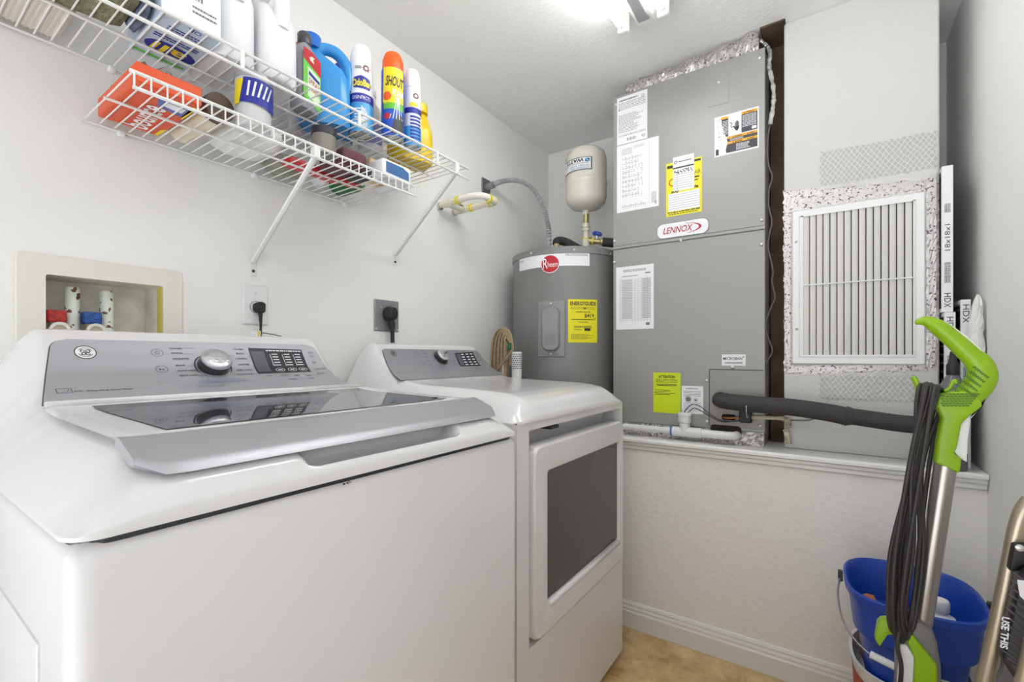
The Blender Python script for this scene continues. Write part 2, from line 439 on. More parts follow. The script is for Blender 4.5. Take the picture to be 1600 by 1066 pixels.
def panel_grid(mb, con, ybl, ybr, ytl, ytr, h, rc=.02, b0=0, b1=None, n=40):
    L = con.L if b1 is None else b1
    def fn(i, j):
        b = b0+(L-b0)*j; t = j; ya = ybl+(ytl-ybl)*t; yb = ybr+(ytr-ybr)*t
        dtop = L-b
        ins = (rc-sqrt(max(0, rc*rc-(rc-dtop)**2))) if dtop < rc else 0
        return con.at(ya+ins+(yb-ya-2*ins)*i, b, h)
    mb.grid(fn, n, 40)
def ge_logo(S, c, r, parent, plate=True):
    if plate:
        p = MB(); p.disc(S, c, r, h=.002, base=0); p.build('badge', M_whitep, parent)
    k = MB(); k.ring(S, c, r*1.03, r*.93, .0023); k.ring(S, c, r*.70, r*.64, .0023, t0=.35, t1=pi-.5); k.ring(S, c, r*.70, r*.64, .0023, t0=pi+.3, t1=2*pi-.4)
    def curl(cx, cy, rr, t0, t1): return [(c[0]+r*(cx+rr*(1-.45*q/14)*cos(t0+(t1-t0)*q/14)), c[1]+r*(cy+rr*(1-.45*q/14)*sin(t0+(t1-t0)*q/14))) for q in range(15)]
    for (cx, cy, rr, a, b_) in ((-.24, .14, .24, .4, 6.2), (-.2, -.24, .22, 1.2, -4.6), (.24, .16, .24, 2.6, -3.2), (.22, -.2, .25, 5.4, .4), (0, 0, .12, 0, 5)):
        k.stroke(S, curl(cx, cy, rr, a, b_), r*.1, .0023)
    for a in range(4):
        t = pi/4+a*pi/2; k.stroke(S, [(c[0]+r*.44*cos(t-.3), c[1]+r*.44*sin(t-.3)), (c[0]+r*.56*cos(t), c[1]+r*.56*sin(t)), (c[0]+r*.44*cos(t+.3), c[1]+r*.44*sin(t+.3))], r*.08, .0023)
    k.build('monogram', M_ink, parent)
def knob(S, c, r, hgt, parent, tilt_cap=True):
    """dial standing off the panel: bezel ring, dark skirt, bright face"""
    o = S.at(c[0], c[1], 0); n = (S.at(c[0], c[1], .01)-o).normalized(); a = Vector((0, 1, 0)); b = n.cross(a)
    def M(z): return None
    def turn(mb, prof):
        rings = [[o+a*(rr*cos(2*pi*k/40))+b*(rr*sin(2*pi*k/40))+n*z for k in range(40)] for rr, z in prof]
        mb.loft(rings, prof[0][0] > 1e-5, prof[-1][0] > 1e-5)
    kb = MB(); turn(kb, [(r*1.22, 0), (r*1.22, .003), (r*1.14, .004), (r*1.12, .001)]); k = kb.build('knob', mat('dark knob ring', (60, 60, 64), .3), parent, True, 35)
    sk = MB(); turn(sk, [(r*1.02, .001), (r*1.03, hgt*.15), (r*.98, hgt*.75), (r*.93, hgt*.8)]); sk.build('skirt', mat('dark knob skirt', (70, 70, 73), .3, .4), k, True, 40)
    fc = MB(); turn(fc, [(r*.99, hgt*.76), (r*1.0, hgt*.84), (r*.94, hgt*.95), (r*.88, hgt), (r*.5, hgt*1.02), (1e-6, hgt*1.02)]); fc.build('knob_face', mat('bright knob face', (205, 205, 208), .28, .7, bump=.5, scale=120), k, True, 50)
    return k, o, n, a, b

# ---- washer
WY0, WY1, WXB, WXF, ZS = .109, .82, .12, .82, .929
WP = [(.12, 1.10), (.14, 1.135), (.165, 1.142), (.19, 1.139), (.203, 1.124), (.222, 1.098), (.255, 1.060), (.30, 1.032), (.36, 1.012), (.385, 1.008), (.45, 1.002), (.70, .996), (.728, .994), (.792, .968), (.808, .958), (.818, .944), (.8205, .929)]
WC = Console(WP, .36, .205)
wash = thing('washing_machine', 'white top-loading washing machine with silver console, nearest to the camera', 'washing machine', (.47, .46, 0))
cab = MB().box(.13, WXF-.004, WY0+.002, WY1-.002, .012, ZS-.0060, .022, 4); cab.build('cabinet', M_white, wash, True, 40)
sp = MB().box(.16, WXF-.10, WY0-.0015, WY0+.01, .06, .807, .006, 2); sp.build('side_panel', M_white, wash, True, 40)
MB().loft([rring((.14+WXF-.010)/2, (WY0+WY1)/2, z, (WXF-.010-.14)/2, (WY1-WY0)/2-.008, .03) for z in (ZS-.012, ZS-.001)]).build('seam', M_dark, wash)
for (x, y) in ((.18, .16), (.18, .77), (.77, .16), (.77, .77)): MB().cyl((x, y, 0), (x, y, .014), .022, seg=14).build('foot', M_black, wash)
def sm(t): t = max(0, min(1, t)); return t*t*(3-2*t)
def scoop(x, y): return .034*sm((y-.332)/.03)*sm((.638-y)/.022)*sm((x-.760)/.012)*sm((.8125-x)/.006)
t_ = MB(); machine_top(t_, WC, WY0, WY1, WXB, WXF, ZS, scoop=scoop, nx=180, ny=140); t_.build('top_cover', M_white, wash, True, 60)
pn = MB(); panel_grid(pn, WC, .176, .742, .214, .722, .0016); panel = pn.build('control_panel', M_silver, wash, True)
# outline of the panel
ol = MB(); panel_grid(ol, WC, .1745, .7435, .2125, .7235, .0008); ol.build('panel_gasket', M_dark, wash, True)
ge_logo(WC, WC.pix(133, 553.5), .0155, panel)
# dial
kc = WC.pix(333, 574); knob(WC, kc, .030, .030, panel)
# lettering left and right of the dial
inkp = MB()
def ptxt(mb, S, s, u0, u1, v0, v1=None, px=None, h=.0022):
    p0 = S.pix(u0, v0); p1 = S.pix(u1, v0 if v1 is None else v1); mb.text(S, s, p0, (p1[0], p0[1]), h, hs=(.0042 if px is None else px), bold=.014)
for s_, u0, u1, v in (('COLORS', 264, 284, 547.5), ('WHITES', 267, 285, 555.5), ('DELICATES', 270, 295, 564), ('JEANS', 274, 289, 574.5), ('ACTIVE WEAR', 277, 308, 583), ('QUICK WASH', 280, 310, 590),
                      ('TOWELS', 364, 380, 548.5), ('BULKY', 369, 382, 556), ('CASUALS', 368, 386, 563.5), ('SANITIZE', 372, 390, 573), ('DEEP CLEAN', 370, 394, 581), ('DRAIN & SPIN', 371, 397, 587.5)):
    ptxt(inkp, WC, s_, u0, u1, v)
ptxt(inkp, WC, 'Deep Fill & Quiet Wash', 137, 208, 613.5, 610, px=.0056)
ptxt(inkp, WC, 'he', 117, 129, 614, px=.0045)
p0 = WC.pix(90, 617); p1 = WC.pix(110, 609)
inkp.stroke(WC, [(p0[0], p0[1]), (p1[0], p0[1]), (p1[0], p1[1]), (p0[0], p1[1]), (p0[0], p0[1])], .0008, .0022)
inkp.stroke(WC, [(p0[0]+.004, p0[1]+.003), (p0[0]+.012, p0[1]+.004), (p1[0]-.003, p1[1]-.003)], .0007, .0022)
for (u, v, kind) in ((245, 553.5, 0), (252.5, 579.5, 1)):
    c = WC.pix(u, v); inkp.ring(WC, c, .0105, .0098, .0022, ar=.95)
    if kind == 0: inkp.ring(WC, c, .0040, .0033, .0022, t0=pi/2+.5, t1=2*pi+pi/2-.5); inkp.stroke(WC, [(c[0], c[1]+.001), (c[0], c[1]+.005)], .0008, .0022)
    else:
        inkp.poly(WC, [(c[0]-.004, c[1]-.0025), (c[0], c[1]), (c[0]-.004, c[1]+.0025)], .0022)
        for q in (.0016, .0035): inkp.stroke(WC, [(c[0]+q, c[1]-.0025), (c[0]+q, c[1]+.0025)], .0008, .0022)
for (u0, u1, v) in ((285, 305, 546), (286, 302, 555), (291, 303, 573.5), (309, 330, 589)):
    a = WC.pix(u0, v); b_ = WC.pix(u1, v); inkp.stroke(WC, [a, (b_[0], a[1])], .0005, .0022)
inkp.build('lettering', M_ink, panel)
gk = MB()
for (u, v, wd) in ((485, 552, .014), (487, 558.5, .012), (490, 568.5, .012), (495, 578, .012), (505, 578, .01), (420, 589, .014), (443, 588, .014), (463, 588, .013), (482, 588, .013), (457, 594, .02), (486, 592.5, .016), (500, 585, .018)):
    c = WC.pix(u, v); gk.greek(WC, c[0]-wd/2, c[0]+wd/2, c[1]-.003, c[1]+.003, 2, .0022, .5, int(u), .3)
c = WC.pix(443, 588); gk.stroke(WC, [(c[0]-.011, c[1]-.006), (c[0]+.011, c[1]-.006), (c[0]+.011, c[1]+.006), (c[0]-.011, c[1]+.006), (c[0]-.011, c[1]-.006)], .0006, .0022)
gk.build('small_print', M_inkg, panel)
bl = MB(); c = WC.pix(325, 598.5); d = WC.pix(380, 597)
bl.stroke(WC, [(c[0]-.012, c[1]-.004), (d[0]+.006, c[1]-.004), (d[0]+.010, c[1]), (d[0]+.006, c[1]+.005), (c[0]-.012, c[1]+.005), (c[0]-.016, c[1]), (c[0]-.012, c[1]-.004)], .0008, .0022)
bl.greek(WC, c[0]-.008, d[0]+.004, c[1]-.002, c[1]+.002, 1, .0022, .5, 4, .12); bl.greek(WC, c[0], d[0], c[1]+.0085, c[1]+.012, 1, .0022, .5, 5, .09)
bl.build('blue_outline', mat('pale blue ink', (120, 140, 186), .5), panel)
# display
dq = pxq(WC, (403, 586), (486, 582), (470, 548), (387, 546)); dd = MB(); dd.quad(WC, dq, .0022, 6, 8); disp = dd.build('display', mat('dark display glass', (58, 58, 64), .12), panel)
dq2 = pxq(WC, (404, 583), (424, 582.5), (411, 551.5), (390, 551)); d2 = MB(); d2.quad(WC, dq2, .0026, 4, 6); d2.build('screen', mat('grey lcd', (98, 98, 108), .2), disp)
dt = MB()
bl_, br_, tr_, tl_ = [Vector(p) for p in dq]
def dp(i, j): q = (bl_*(1-i)+br_*i)*(1-j)+(tl_*(1-i)+tr_*i)*j; return (q.x, q.y)
class Sub:
    def at(s, a, b, h): return WC.at(*dp(a, b), h)
SUB = Sub()
dt.greek(SUB, .30, .97, .88, .96, 1, .0027, .55, 3, .09)
for k, t0 in enumerate((.36, .59, .80)):
    for r_ in range(5): dt.rect(SUB, t0+(.02 if r_ else 0), t0+.13, .36+.105*r_-.013, .36+.105*r_+.02, .0027)
    dt.rect(SUB, t0-.015, t0-.005, .33, .78, .0027)
    dt.ring(SUB, (t0+.07, .15), .085, .075, .0027, ar=1.0); dt.rect(SUB, t0+.03, t0+.11, .13, .17, .0027)
dt.build('display_print', mat('white ink', (225, 225, 228), .5), disp)
gb = MB(); a = WC.pix(307, 606); b_ = WC.pix(350, 603); gb.rect(WC, a[0], b_[0], a[1]-.004, a[1]+.006, .0022, nx=2); gb.build('sensor_window', mat('mid grey strip', (150, 151, 156), .35), panel)

# lid: white frame, dark glass, silver front strip
LY0, LY1 = .172, .768
class Deck:
    def __init__(s, con): s.c = con
    def at(s, a, b, h):
        x = b; e = .002; dz = (s.c.P(x+e)-s.c.P(x-e))/(2*e); n = Vector((-dz, 0, 1)).normalized(); return Vector((x, a, s.c.P(x)))+n*h
DK = Deck(WC)
lid = MB(); n = 40
def lidf(h): return lambda i, j: DK.at(LY0+(LY1-LY0)*i, .378+(.730-.378)*j, h-(.003 if min(i, 1-i) < .01 or j < .01 else 0))
V = lid.grid(lidf(.005), 60, 60); lid_o = lid.build('lid', M_white, wash, True, 40)
gl = MB(); oc = [(y_+.47, x_+.555) for x_, y_ in rrect(.152, .243, .02, 6)]
gl.grid(lambda i, j: DK.at(.222+.496*i, .405+(.700-.405)*j, .0062), 30, 30)
gl.build('lid_glass', mat('tinted lid glass', (118, 120, 126), .035, .82), lid_o, True)
hg = MB().tube([DK.at(LY0+.004, .372, .004), DK.at(LY1-.004, .372, .004)], .007, 12); hg.build('hinge_rib', M_white, lid_o, True)
st = MB(); NS = 30
rings = []
for i in range(NS+1):
    t = i/NS; y = LY0-.004+(LY1-LY0+.008)*t; e = min(t, 1-t)*(LY1-LY0)
    ins = .022*(1-sqrt(max(0, 1-(1-min(1, e/.03))**2)))        # rounded ends
    xs0, xs1 = .722, .800-ins
    top = [DK.at(y, xs0+(xs1-xs0)*k/10, .010-(.004 if k == 0 else 0)-(.003 if k == 10 else 0)) for k in range(11)]
    bot = [DK.at(y, xs0+(xs1-xs0)*k/4-(.004 if k == 4 else 0), -.002 if k < 4 else .001) for k in range(4, -1, -1)]
    rings.append(top+bot)
st.loft(rings); st.build('lid_handle', mat('brushed silver strip', (176, 176, 180), .34, .55, bump=.15, scale=700), lid_o, True, 40)
# scratches and chips on the front
ch = MB(); SX = Plane((WXF-.004, 0, 0), (0, 1, 0), (0, 0, 1), (1, 0, 0)); rr = random.Random(5)
for k in range(14):
    c = SX.pix(534+rr.uniform(0, 14), 752+rr.uniform(-4, 5)); ch.disc(SX, c, rr.uniform(.0006, .0022), rr.uniform(.0004, .0012), .0003, 8)
ch.build('chipped_paint', M_ink, wash)

# ---- dryer
DY0, DY1, DXB, DXF = .912, 1.598, .055, .75
DP = [(.055, 1.09), (.072, 1.128), (.095, 1.136), (.122, 1.133), (.135, 1.119), (.155, 1.092), (.185, 1.058), (.225, 1.032), (.27, 1.014), (.30, 1.008), (.36, 1.003), (.60, .996), (.66, .992), (.70, .984), (.725, .970), (.742, .950), (.7505, .929)]
DC = Console(DP, .27, .138)
dry = thing('clothes_dryer', 'white clothes dryer with windowed front door beside the grey water heater', 'clothes dryer', (.4, 1.25, 0))
fx = DXF-.004
cab = MB()
# front with the recess of the handle cut out: built from blocks around the door opening
RY0, RY1, RZ0, RZ1 = .968, 1.578, .36, .905
cab.box(.06, fx-.075, DY0+.002, DY1-.002, .03, ZS-.004, .012, 2)
for (a, b_, c, d) in ((DY0+.002, RY0, .03, ZS-.004), (RY1, DY1-.002, .03, ZS-.004), (RY0, RY1, .03, RZ0), (RY0, RY1, RZ1, ZS-.004)):
    cab.box(fx-.08, fx, a, b_, c, d)
bmesh.ops.remove_doubles(cab.bm, verts=cab.bm.verts, dist=1e-5)
cab.build('cabinet', M_white, dry, True, 30)
MB().box(.07, DXF-.008, DY0+.006, DY1-.006, ZS-.008, ZS-.002).build('seam', M_dark, dry)
MB().box(.09, DXF-.05, DY0+.02, DY1-.02, .012, .03).build('kick_base', M_dark, dry)
for (x, y) in ((.12, .96), (.12, 1.55), (.70, .96), (.70, 1.55)): MB().cyl((x, y, 0), (x, y, .014), .022, seg=14).build('foot', M_black, dry)
t_ = MB(); machine_top(t_, DC, DY0, DY1, DXB, DXF, ZS, w=.085); t_.build('top_cover', M_white, dry, True, 60)
pn = MB(); panel_grid(pn, DC, .978, 1.536, 1.015, 1.517, .0016, rc=.012); dpan = pn.build('control_panel', mat('dryer silver panel', (158, 160, 165), .40, .35), dry, True)
ol = MB(); panel_grid(ol, DC, .9765, 1.5375, 1.0135, 1.5185, .0008, rc=.012); ol.build('panel_gasket', M_dark, dry, True)
ge_logo(DC, DC.pix(614.5, 553.5), .0125, dpan, False)
kk, ko, kn, ka, kb2 = knob(DC, DC.pix(688, 561), .026, .026, dpan)
rg = MB(); rg.box(-.020, .020, -.006, .006, 0, .007, .003, 2, Matrix.Translation(ko+kn*.026) @ Matrix((tuple(ka*.8+kb2*.6)+(0,), tuple(kb2*.8-ka*.6)+(0,), tuple(kn)+(0,), (0, 0, 0, 1))).transposed())
rg.build('grip_ridge', M_chrome, kk, True, 40)
ik = MB()
for (u, v) in ((651.5, 554), (661, 570)):
    c = DC.pix(u, v); ik.ring(DC, c, .0105, .0098, .0022, ar=.95); ik.rect(DC, c[0]-.002, c[0]+.002, c[1]-.002, c[1]+.002, .0022)
ik.build('button_ring', M_inkg, dpan)
gk = MB()
for (u, v, wd) in ((660, 549, .016), (663, 554, .016), (666, 559.5, .014), (668, 566, .012), (673, 571, .014), (677, 575, .014), (708, 565, .012), (709, 570, .014), (711, 574.5, .014), (624, 583.5, .01), (632, 584, .007),
                   (743, 553, .008), (746, 559, .008), (750, 564, .008), (753, 570, .008), (726, 576.5, .008), (735, 576.5, .008), (744, 576, .008), (751, 576, .008)):
    c = DC.pix(u, v); gk.greek(DC, c[0]-wd/2, c[0]+wd/2, c[1]-.002, c[1]+.002, 1, .0022, .8, int(u), .35)
gk.build('small_print', M_inkg, dpan)
dq = pxq(DC, (719, 574), (751, 573), (738, 551), (710, 553)); dd = MB(); dd.quad(DC, dq, .0022, 6, 8); disp = dd.build('display', MATS['dark display glass'], dpan)
bl_, br_, tr_, tl_ = [Vector(p) for p in dq]
class Sub2:
    def at(s, a, b, h): q = (bl_*(1-a)+br_*a)*(1-b)+(tl_*(1-a)+tr_*a)*b; return DC.at(q.x, q.y, h)
S2 = Sub2(); dt = MB()
for a in (.30, .55, .78):
    for b_ in (.12, .3, .48, .66, .84): dt.rect(S2, a, a+.14, b_, b_+.07, .0027)
dt.build('display_print', MATS['white ink'], disp)
d2 = MB(); d2.rect(S2, .04, .24, .1, .92, .0026, 3); d2.build('screen', MATS['grey lcd'], disp)
# door: slab with a rounded window frame; the handle is the gap above it
door = MB(); xf = fx+.010
WYa, WYb, WZa, WZb = 1.051, 1.547, .447, .787
ZD0, ZD1 = .368, .862
def rr2(y0, y1, z0, z1, r, x): return [Vector((x, (y0+y1)/2+a, (z0+z1)/2+b_)) for a, b_ in rrect((y1-y0)/2, (z1-z0)/2, r, 6)]
dy0, dy1 = RY0+.010, RY1+.004
door.loft([rr2(dy0, dy1, ZD0, ZD1, .03, fx-.028), rr2(dy0, dy1, ZD0, ZD1, .03, fx+.002), rr2(dy0+.005, dy1-.005, ZD0+.005, ZD1-.005, .027, xf),
           rr2(WYa-.014, WYb+.014, WZa-.016, WZb+.012, .016, xf), rr2(WYa-.004, WYb+.004, WZa-.004, WZb+.004, .01, xf-.003), rr2(WYa, WYb, WZa, WZb, .006, xf-.013)], True, False)
dor = door.build('door', M_white, dry, True, 35)
gl = MB(); gl.loft([rr2(WYa-.001, WYb+.001, WZa-.001, WZb+.001, .006, xf-.02), rr2(WYa-.001, WYb+.001, WZa-.001, WZb+.001, .006, xf-.011)]); gl.build('door_window', mat('smoked door glass', (70, 65, 63), .09, .0, spec=.6, bump=.05, scale=3), dor)
lp = MB().tube([(xf-.004, WYa+.004, WZa-.008), (xf-.004, WYb-.004, WZa-.008)], .009, 10); lp.build('window_sill', M_white, dor, True)
MB().box(fx-.066, fx-.012, 1.10, 1.145, RZ1-.016, RZ1-.006, .002).build('latch', M_dark, dry)
hb = MB().box(fx-.074, fx-.066, RY0, RY1, ZD1-.06, RZ1+.002); hb.build('handle_recess', M_white, dry)
# ---------------------------------------------------------------- air handler
AX0, AX1, AYF, AYB, AZ0, AZ1 = .600, 1.172, 1.87, 2.33, .815, 2.197
ah = thing('air_handler', 'tall grey air handler cabinet with stickers, standing on the ledge', 'air conditioner', ((AX0+AX1)/2, AYF, ZL))
MB().box(AX0, AX1, AYF+.004, AYB, AZ0, AZ1, .002, 1).build('cabinet', M_acgrey, ah)
AS = Plane((0, AYF, 0), (1, 0, 0), (0, 0, 1), (0, -1, 0))
zseam = on_y(958, 391, AYF).z
def front(name, z0, z1): return MB().box(AX0, AX1, AYF, AYF+.006, z0, z1, .0018, 1).build(name, M_acgrey, ah)
up = front('upper_panel', zseam+.014, AZ1); lo = front('lower_panel', AZ0, zseam)
rl = MB().box(AX0, AX1, AYF-.004, AYF+.004, zseam+.001, zseam+.013, .0015, 1); rl.build('seam_rail', M_acgrey, ah)
# blank plate upper right, service plate lower right
pq = pxq(AS, (1107, 168), (1139, 160), (1139, 121), (1107, 128))
pl = MB(); pl.quad(AS, pq, .0022, base=0); pl.build('blank_plate', M_acgrey, up)
sp0 = AS.pix(1109, 578); sp1 = AS.pix(1192, 668)
spx1 = AX1-.004; spz1 = sp0[1]; spz0 = AZ0+.012
srv = MB().box(sp0[0], spx1, AYF-.0035, AYF+.002, spz0, spz1, .001, 1).build('service_plate', mat('service plate grey', (150, 147, 142), .42, .12), ah)
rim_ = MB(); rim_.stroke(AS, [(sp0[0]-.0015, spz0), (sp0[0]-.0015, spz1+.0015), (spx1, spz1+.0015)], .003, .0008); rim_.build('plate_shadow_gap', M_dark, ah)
def hole(u, v, rx, ry):
    c = AS.pix(u, v); h = MB(); h.poly(AS, [(c[0]+x, c[1]+y) for x, y in rrect(rx, ry, min(rx, ry)*.7)], .0042, .0036); h.build('pipe_hole', mat('dark hole', (44, 34, 28), .9), srv)
hole(1139, 652, .024, .011); hole(1169, 657, .014, .009); 
notch = on_y(1134, 672, AYF); nk_ = MB(); nk_.poly(AS, [(notch.x+x, .810+z) for x, z in rrect(.053, .023, .012)], .0046, .001); nk_.build('pipe_notch', mat('dark hole', (44, 34, 28), .9), ah)
for i, (u, v) in enumerate(((1190, 344), (1190, 382), (1064, 376), (960.5, 377), (960.5, 410), (1187, 91), (1123, 129), (962.5, 164))):
    p = AS.pix(u, v); c = AS.at(p[0], p[1], 0)
    MB().lathe([(.0065, -.003), (.0065, .003), (.005, .0055), (1e-6, .0065)], seg=14, M=Matrix.Translation(c) @ Matrix.Rotation(pi/2, 4, 'X')).build('screw', M_screw, ah, True, 50)
for (u, v) in ((1145, 574), (1105, 595), (1105, 659), (1187, 665)):
    p = AS.pix(u, v); c = AS.at(p[0], p[1], 0)
    MB().lathe([(.0065, -.003), (.0065, .006), (.005, .0085), (1e-6, .0095)], seg=14, M=Matrix.Translation(c) @ Matrix.Rotation(pi/2, 4, 'X')).build('screw', M_screw, ah, True, 50)

class QS:
    """unit square (0..1, 0..1) of a sticker on a surface"""
    def __init__(s, S, ab): s.S = S; s.bl, s.br, s.tr, s.tl = [Vector(p) for p in ab]
    def at(s, a, b, h): q = (s.bl*(1-a)+s.br*a)*(1-b)+(s.tl*(1-a)+s.tr*a)*b; return s.S.at(q.x, q.y, h)
def upright(S, *px):
    """four photographed corners, squared up: a sticker is a rectangle on its surface"""
    q = pxq(S, *px); a0 = (q[0][0]+q[3][0])/2; a1 = (q[1][0]+q[2][0])/2; b0 = (q[0][1]+q[1][1])/2; b1 = (q[2][1]+q[3][1])/2
    return ((a0, b0), (a1, b0), (a1, b1), (a0, b1))
def sticker(S, ab, m, parent, label=None, nx=1, name='sticker', h=.0012):
    k = MB(); k.quad(S, ab, h, nx, 1, base=0); o = k.build(name, m, parent)
    if label: o['label'] = label
    return o, QS(S, ab)
H1, H2, H3 = .0016, .0020, .0024
# printed instruction sheet, top left
o, q = sticker(AS, upright(AS, (964, 228), (1011, 216), (1012, 139.5), (964.5, 154)), M_paper, up, 'white instruction sheet at the upper left')
k = MB(); k.greek(q, .08, .7, .90, .94, 1, H1, .7, 1, .09); k.greek(q, .06, .95, .72, .88, 5, H1, .35, 2); k.greek(q, .06, .95, .24, .62, 13, H1, .38, 3, .05, True); k.greek(q, .06, .95, .16, .20, 2, H1, .4, 9)
for i in range(9): k.rect(q, .34+.035*i, .34+.035*i+(.012 if i % 3 else .022), .05, .11, H1)
for i in range(4):
    for j in range(3):
        if (i*7+j*5) % 3: k.rect(q, .82+.03*i, .82+.03*i+.024, .05+.02*j, .064+.02*j, H1)
k.ring(q, (.86, .9), .05, .035, H1, ar=.6); k.poly(q, [(.05, .72), (.12, .72), (.09, .76)], H1)
k.build('printing', M_inkg, o)
# wiring diagram
o, q = sticker(AS, upright(AS, (964, 333.5), (1029, 322), (1030, 212.5), (964, 229)), M_paper, up, 'white wiring diagram sheet')
k = MB(); k.greek(q, .12, .38, .84, .94, 5, H1, .4, 4); k.greek(q, .42, .66, .91, .95, 2, H1, .4, 5)
rr = random.Random(3)
for row in range(9):
    y = .78-.068*row
    k.stroke(q, [(.12, y), (.62-rr.random()*.2, y)], .006, H1)
    for c_ in range(7):
        x = .14+.075*c_+rr.uniform(-.01, .01)
        if rr.random() < .75: k.disc(q, (x, y+rr.uniform(.01, .03)), .012, .007, H1, 6)
        if rr.random() < .55: k.stroke(q, [(x+.02, y-.03), (x+.02, y+.03)], .008, H1)
for i in range(13): k.stroke(q, [(.14+.045*i, .04), (.14+.045*i, .075+.02*((i*5) % 3))], .008, H1)
k.stroke(q, [(.12, .08), (.72, .08)], .006, H1); k.stroke(q, [(.78, .02), (.78, .96)], .004, H1); k.greek(q, .83, .95, .06, .22, 9, H1, .5, 8, .3); k.rect(q, .91, .95, .04, .08, H1)
k.build('printing', M_inkl, o)
# data sheet on the lower panel
o, q = sticker(AS, upright(AS, (963, 515.5), (1021, 513.5), (1022, 412.5), (963, 418)), M_paper, lo, 'white data table sheet on the lower panel')
k = MB(); k.greek(q, .2, .8, .91, .95, 2, H1, .55, 6, .07); k.greek(q, .78, .92, .86, .885, 1, H1, .7, 2, .3); k.greek(q, .15, .6, .83, .86, 1, H1, .4, 7)
k.rect(q, .80, .9, .06, .10, H1); k.build('printing', M_inkg, o)
k = MB()
for i in range(26): k.stroke(q, [(.10, .79-.026*i), (.92, .79-.026*i)], .0035, H1)
for x in (.10, .16, .44, .52, .60, .68, .76, .84, .92): k.stroke(q, [(x, .10), (x, .80)], .006, H1)
for i in range(24): k.greek(q, .17, .43, .775-.026*i-.008, .775-.026*i+.008, 1, H1, .7, i, .14); k.greek(q, .70, .92, .775-.026*i-.008, .775-.026*i+.008, 1, H1, .7, i+50, .16)
k.build('table_grid', M_inkl, o)
# yellow service card with its note
o, q = sticker(AS, upright(AS, (1041, 339), (1096.5, 331), (1097, 245), (1041, 256)), M_yellow, up, 'yellow service card with a white note tucked on it')
k = MB(); k.rect(q, .06, .94, .09, .42, H1); k.build('white_field', M_paper, o)
k = MB(); k.rect(q, .20, .79, .45, 1.09, H1+.0006, base=.0008); k.build('note', M_paper, o)
k = MB(); k.greek(q, .05, .95, .055, .08, 1, H1, .8, 4, .11); k.greek(q, .08, .9, .02, .045, 1, H1, .6, 5, .06)
for i in range(1, 8): k.stroke(q, [(.06, .09+.042*i), (.94, .09+.042*i)], .0035, H2)
for i in range(8): k.stroke(q, [(.22, .50+.042*i), (.77, .50+.042*i)], .003, H3+.0006)
k.stroke(q, [(.32, .46), (.32, .84)], .004, H3+.0006)
k.rect(q, .20, .79, .87, .895, H3+.0006); k.rect(q, .03, .195, .90, .955, H1); k.rect(q, .795, .97, .93, .97, H1)
k.ring(q, (.28, .99), .045, .03, H3+.0006, ar=.65); k.greek(q, .36, .72, .98, 1.0, 1, H3+.0006, .6, 5, .2)
k.text(q, 'AIR', (.80, .70), (.97, .70), H1, hs=.075); k.greek(q, .80, .93, .63, .67, 1, H1, .7, 2, .5); k.greek(q, .80, .9, .58, .61, 1, H1, .7, 2, .5)
k.stroke(q, [(.16, .46), (.18, .42), (.2, .46), (.24, .43), (.28, .46), (.32, .42), (.36, .46)], .018, H3)
k.stroke(q, [(.80, .46), (.83, .50), (.85, .45), (.88, .49), (.9, .46), (.85, .47)], .018, H3)
hw = [(.23, .80), (.26, .83), (.28, .80), (.33, .80), (.35, .84), (.35, .80), (.40, .82), (.44, .80), (.47, .84), (.52, .80), (.53, .84), (.62, .82), (.64, .85), (.63, .80), (.70, .84), (.72, .80)]
for a, b_ in zip(hw[::2], hw[1::2]): k.stroke(q, [a, b_], .016, H3+.0006); k.stroke(q, [b_, (b_[0]+.025, b_[1]-.03)], .014, H3+.0006)
k.build('printing', M_ink, o)
k = MB(); k.ring(q, (.20, .63), .13, .10, H1, ar=.55, t0=pi/2, t1=3*pi/2); k.build('red_arc', M_red, o)
# warning label
o, q = sticker(AS, upright(AS, (1117, 246), (1185, 231), (1186.5, 166.5), (1116, 184)), M_paper, up, 'black, white and orange warning label')
k = MB(); k.rect(q, .62, .97, .46, .96, H1); k.rect(q, .17, .32, .45, .95, H1); k.rect(q, .32, .97, .04, .44, H1); k.rect(q, .03, .10, .03, .18, H1)
k.poly(q, [(.20, .40), (.32, .40), (.32, .04), (.28, .04)], H1); k.build('black_fields', mat('label black', (62, 62, 68), .5), o)
for a_ in ((.62, .97, .90, .965), (.15, .33, .90, .955), (.30, .97, .38, .44), (.30, .97, .25, .31)): MB().rect(q, *a_, H2).build('orange_bar', mat('label orange', (233, 168, 32), .45), o)
k = MB(); k.rect(q, .33, .60, .46, .96, H2)
k.greek(q, .64, .95, .58, .88, 9, H2, .42, 5, .08); k.greek(q, .36, .66, .32, .37, 2, H2, .45, 6, .08); k.greek(q, .50, .95, .06, .22, 5, H2, .45, 8, .1, True); k.greek(q, .19, .31, .5, .86, 10, H2, .4, 2, .2); k.rect(q, .85, .95, .49, .56, H2)
k.poly(q, [(.02, .97), (.12, .97), (.31, .30), (.24, .03), (.11, .20), (.02, .25)], H2); k.build('white_fields', M_paper, o)
k = MB(); hc = (.52, .65); k.poly(q, [(hc[0]-.05, hc[1]), (hc[0]+.05, hc[1]), (hc[0]+.05, hc[1]-.05), (hc[0]+.015, hc[1]-.11), (hc[0]-.02, hc[1]-.11), (hc[0]-.055, hc[1]-.05)], H3)
for i in range(4): k.poly(q, [(hc[0]-.048+.026*i, hc[1]), (hc[0]-.028+.026*i, hc[1]), (hc[0]-.028+.026*i, hc[1]+.10+.03*(i in (1, 2))), (hc[0]-.048+.026*i, hc[1]+.10+.03*(i in (1, 2)))], H3)
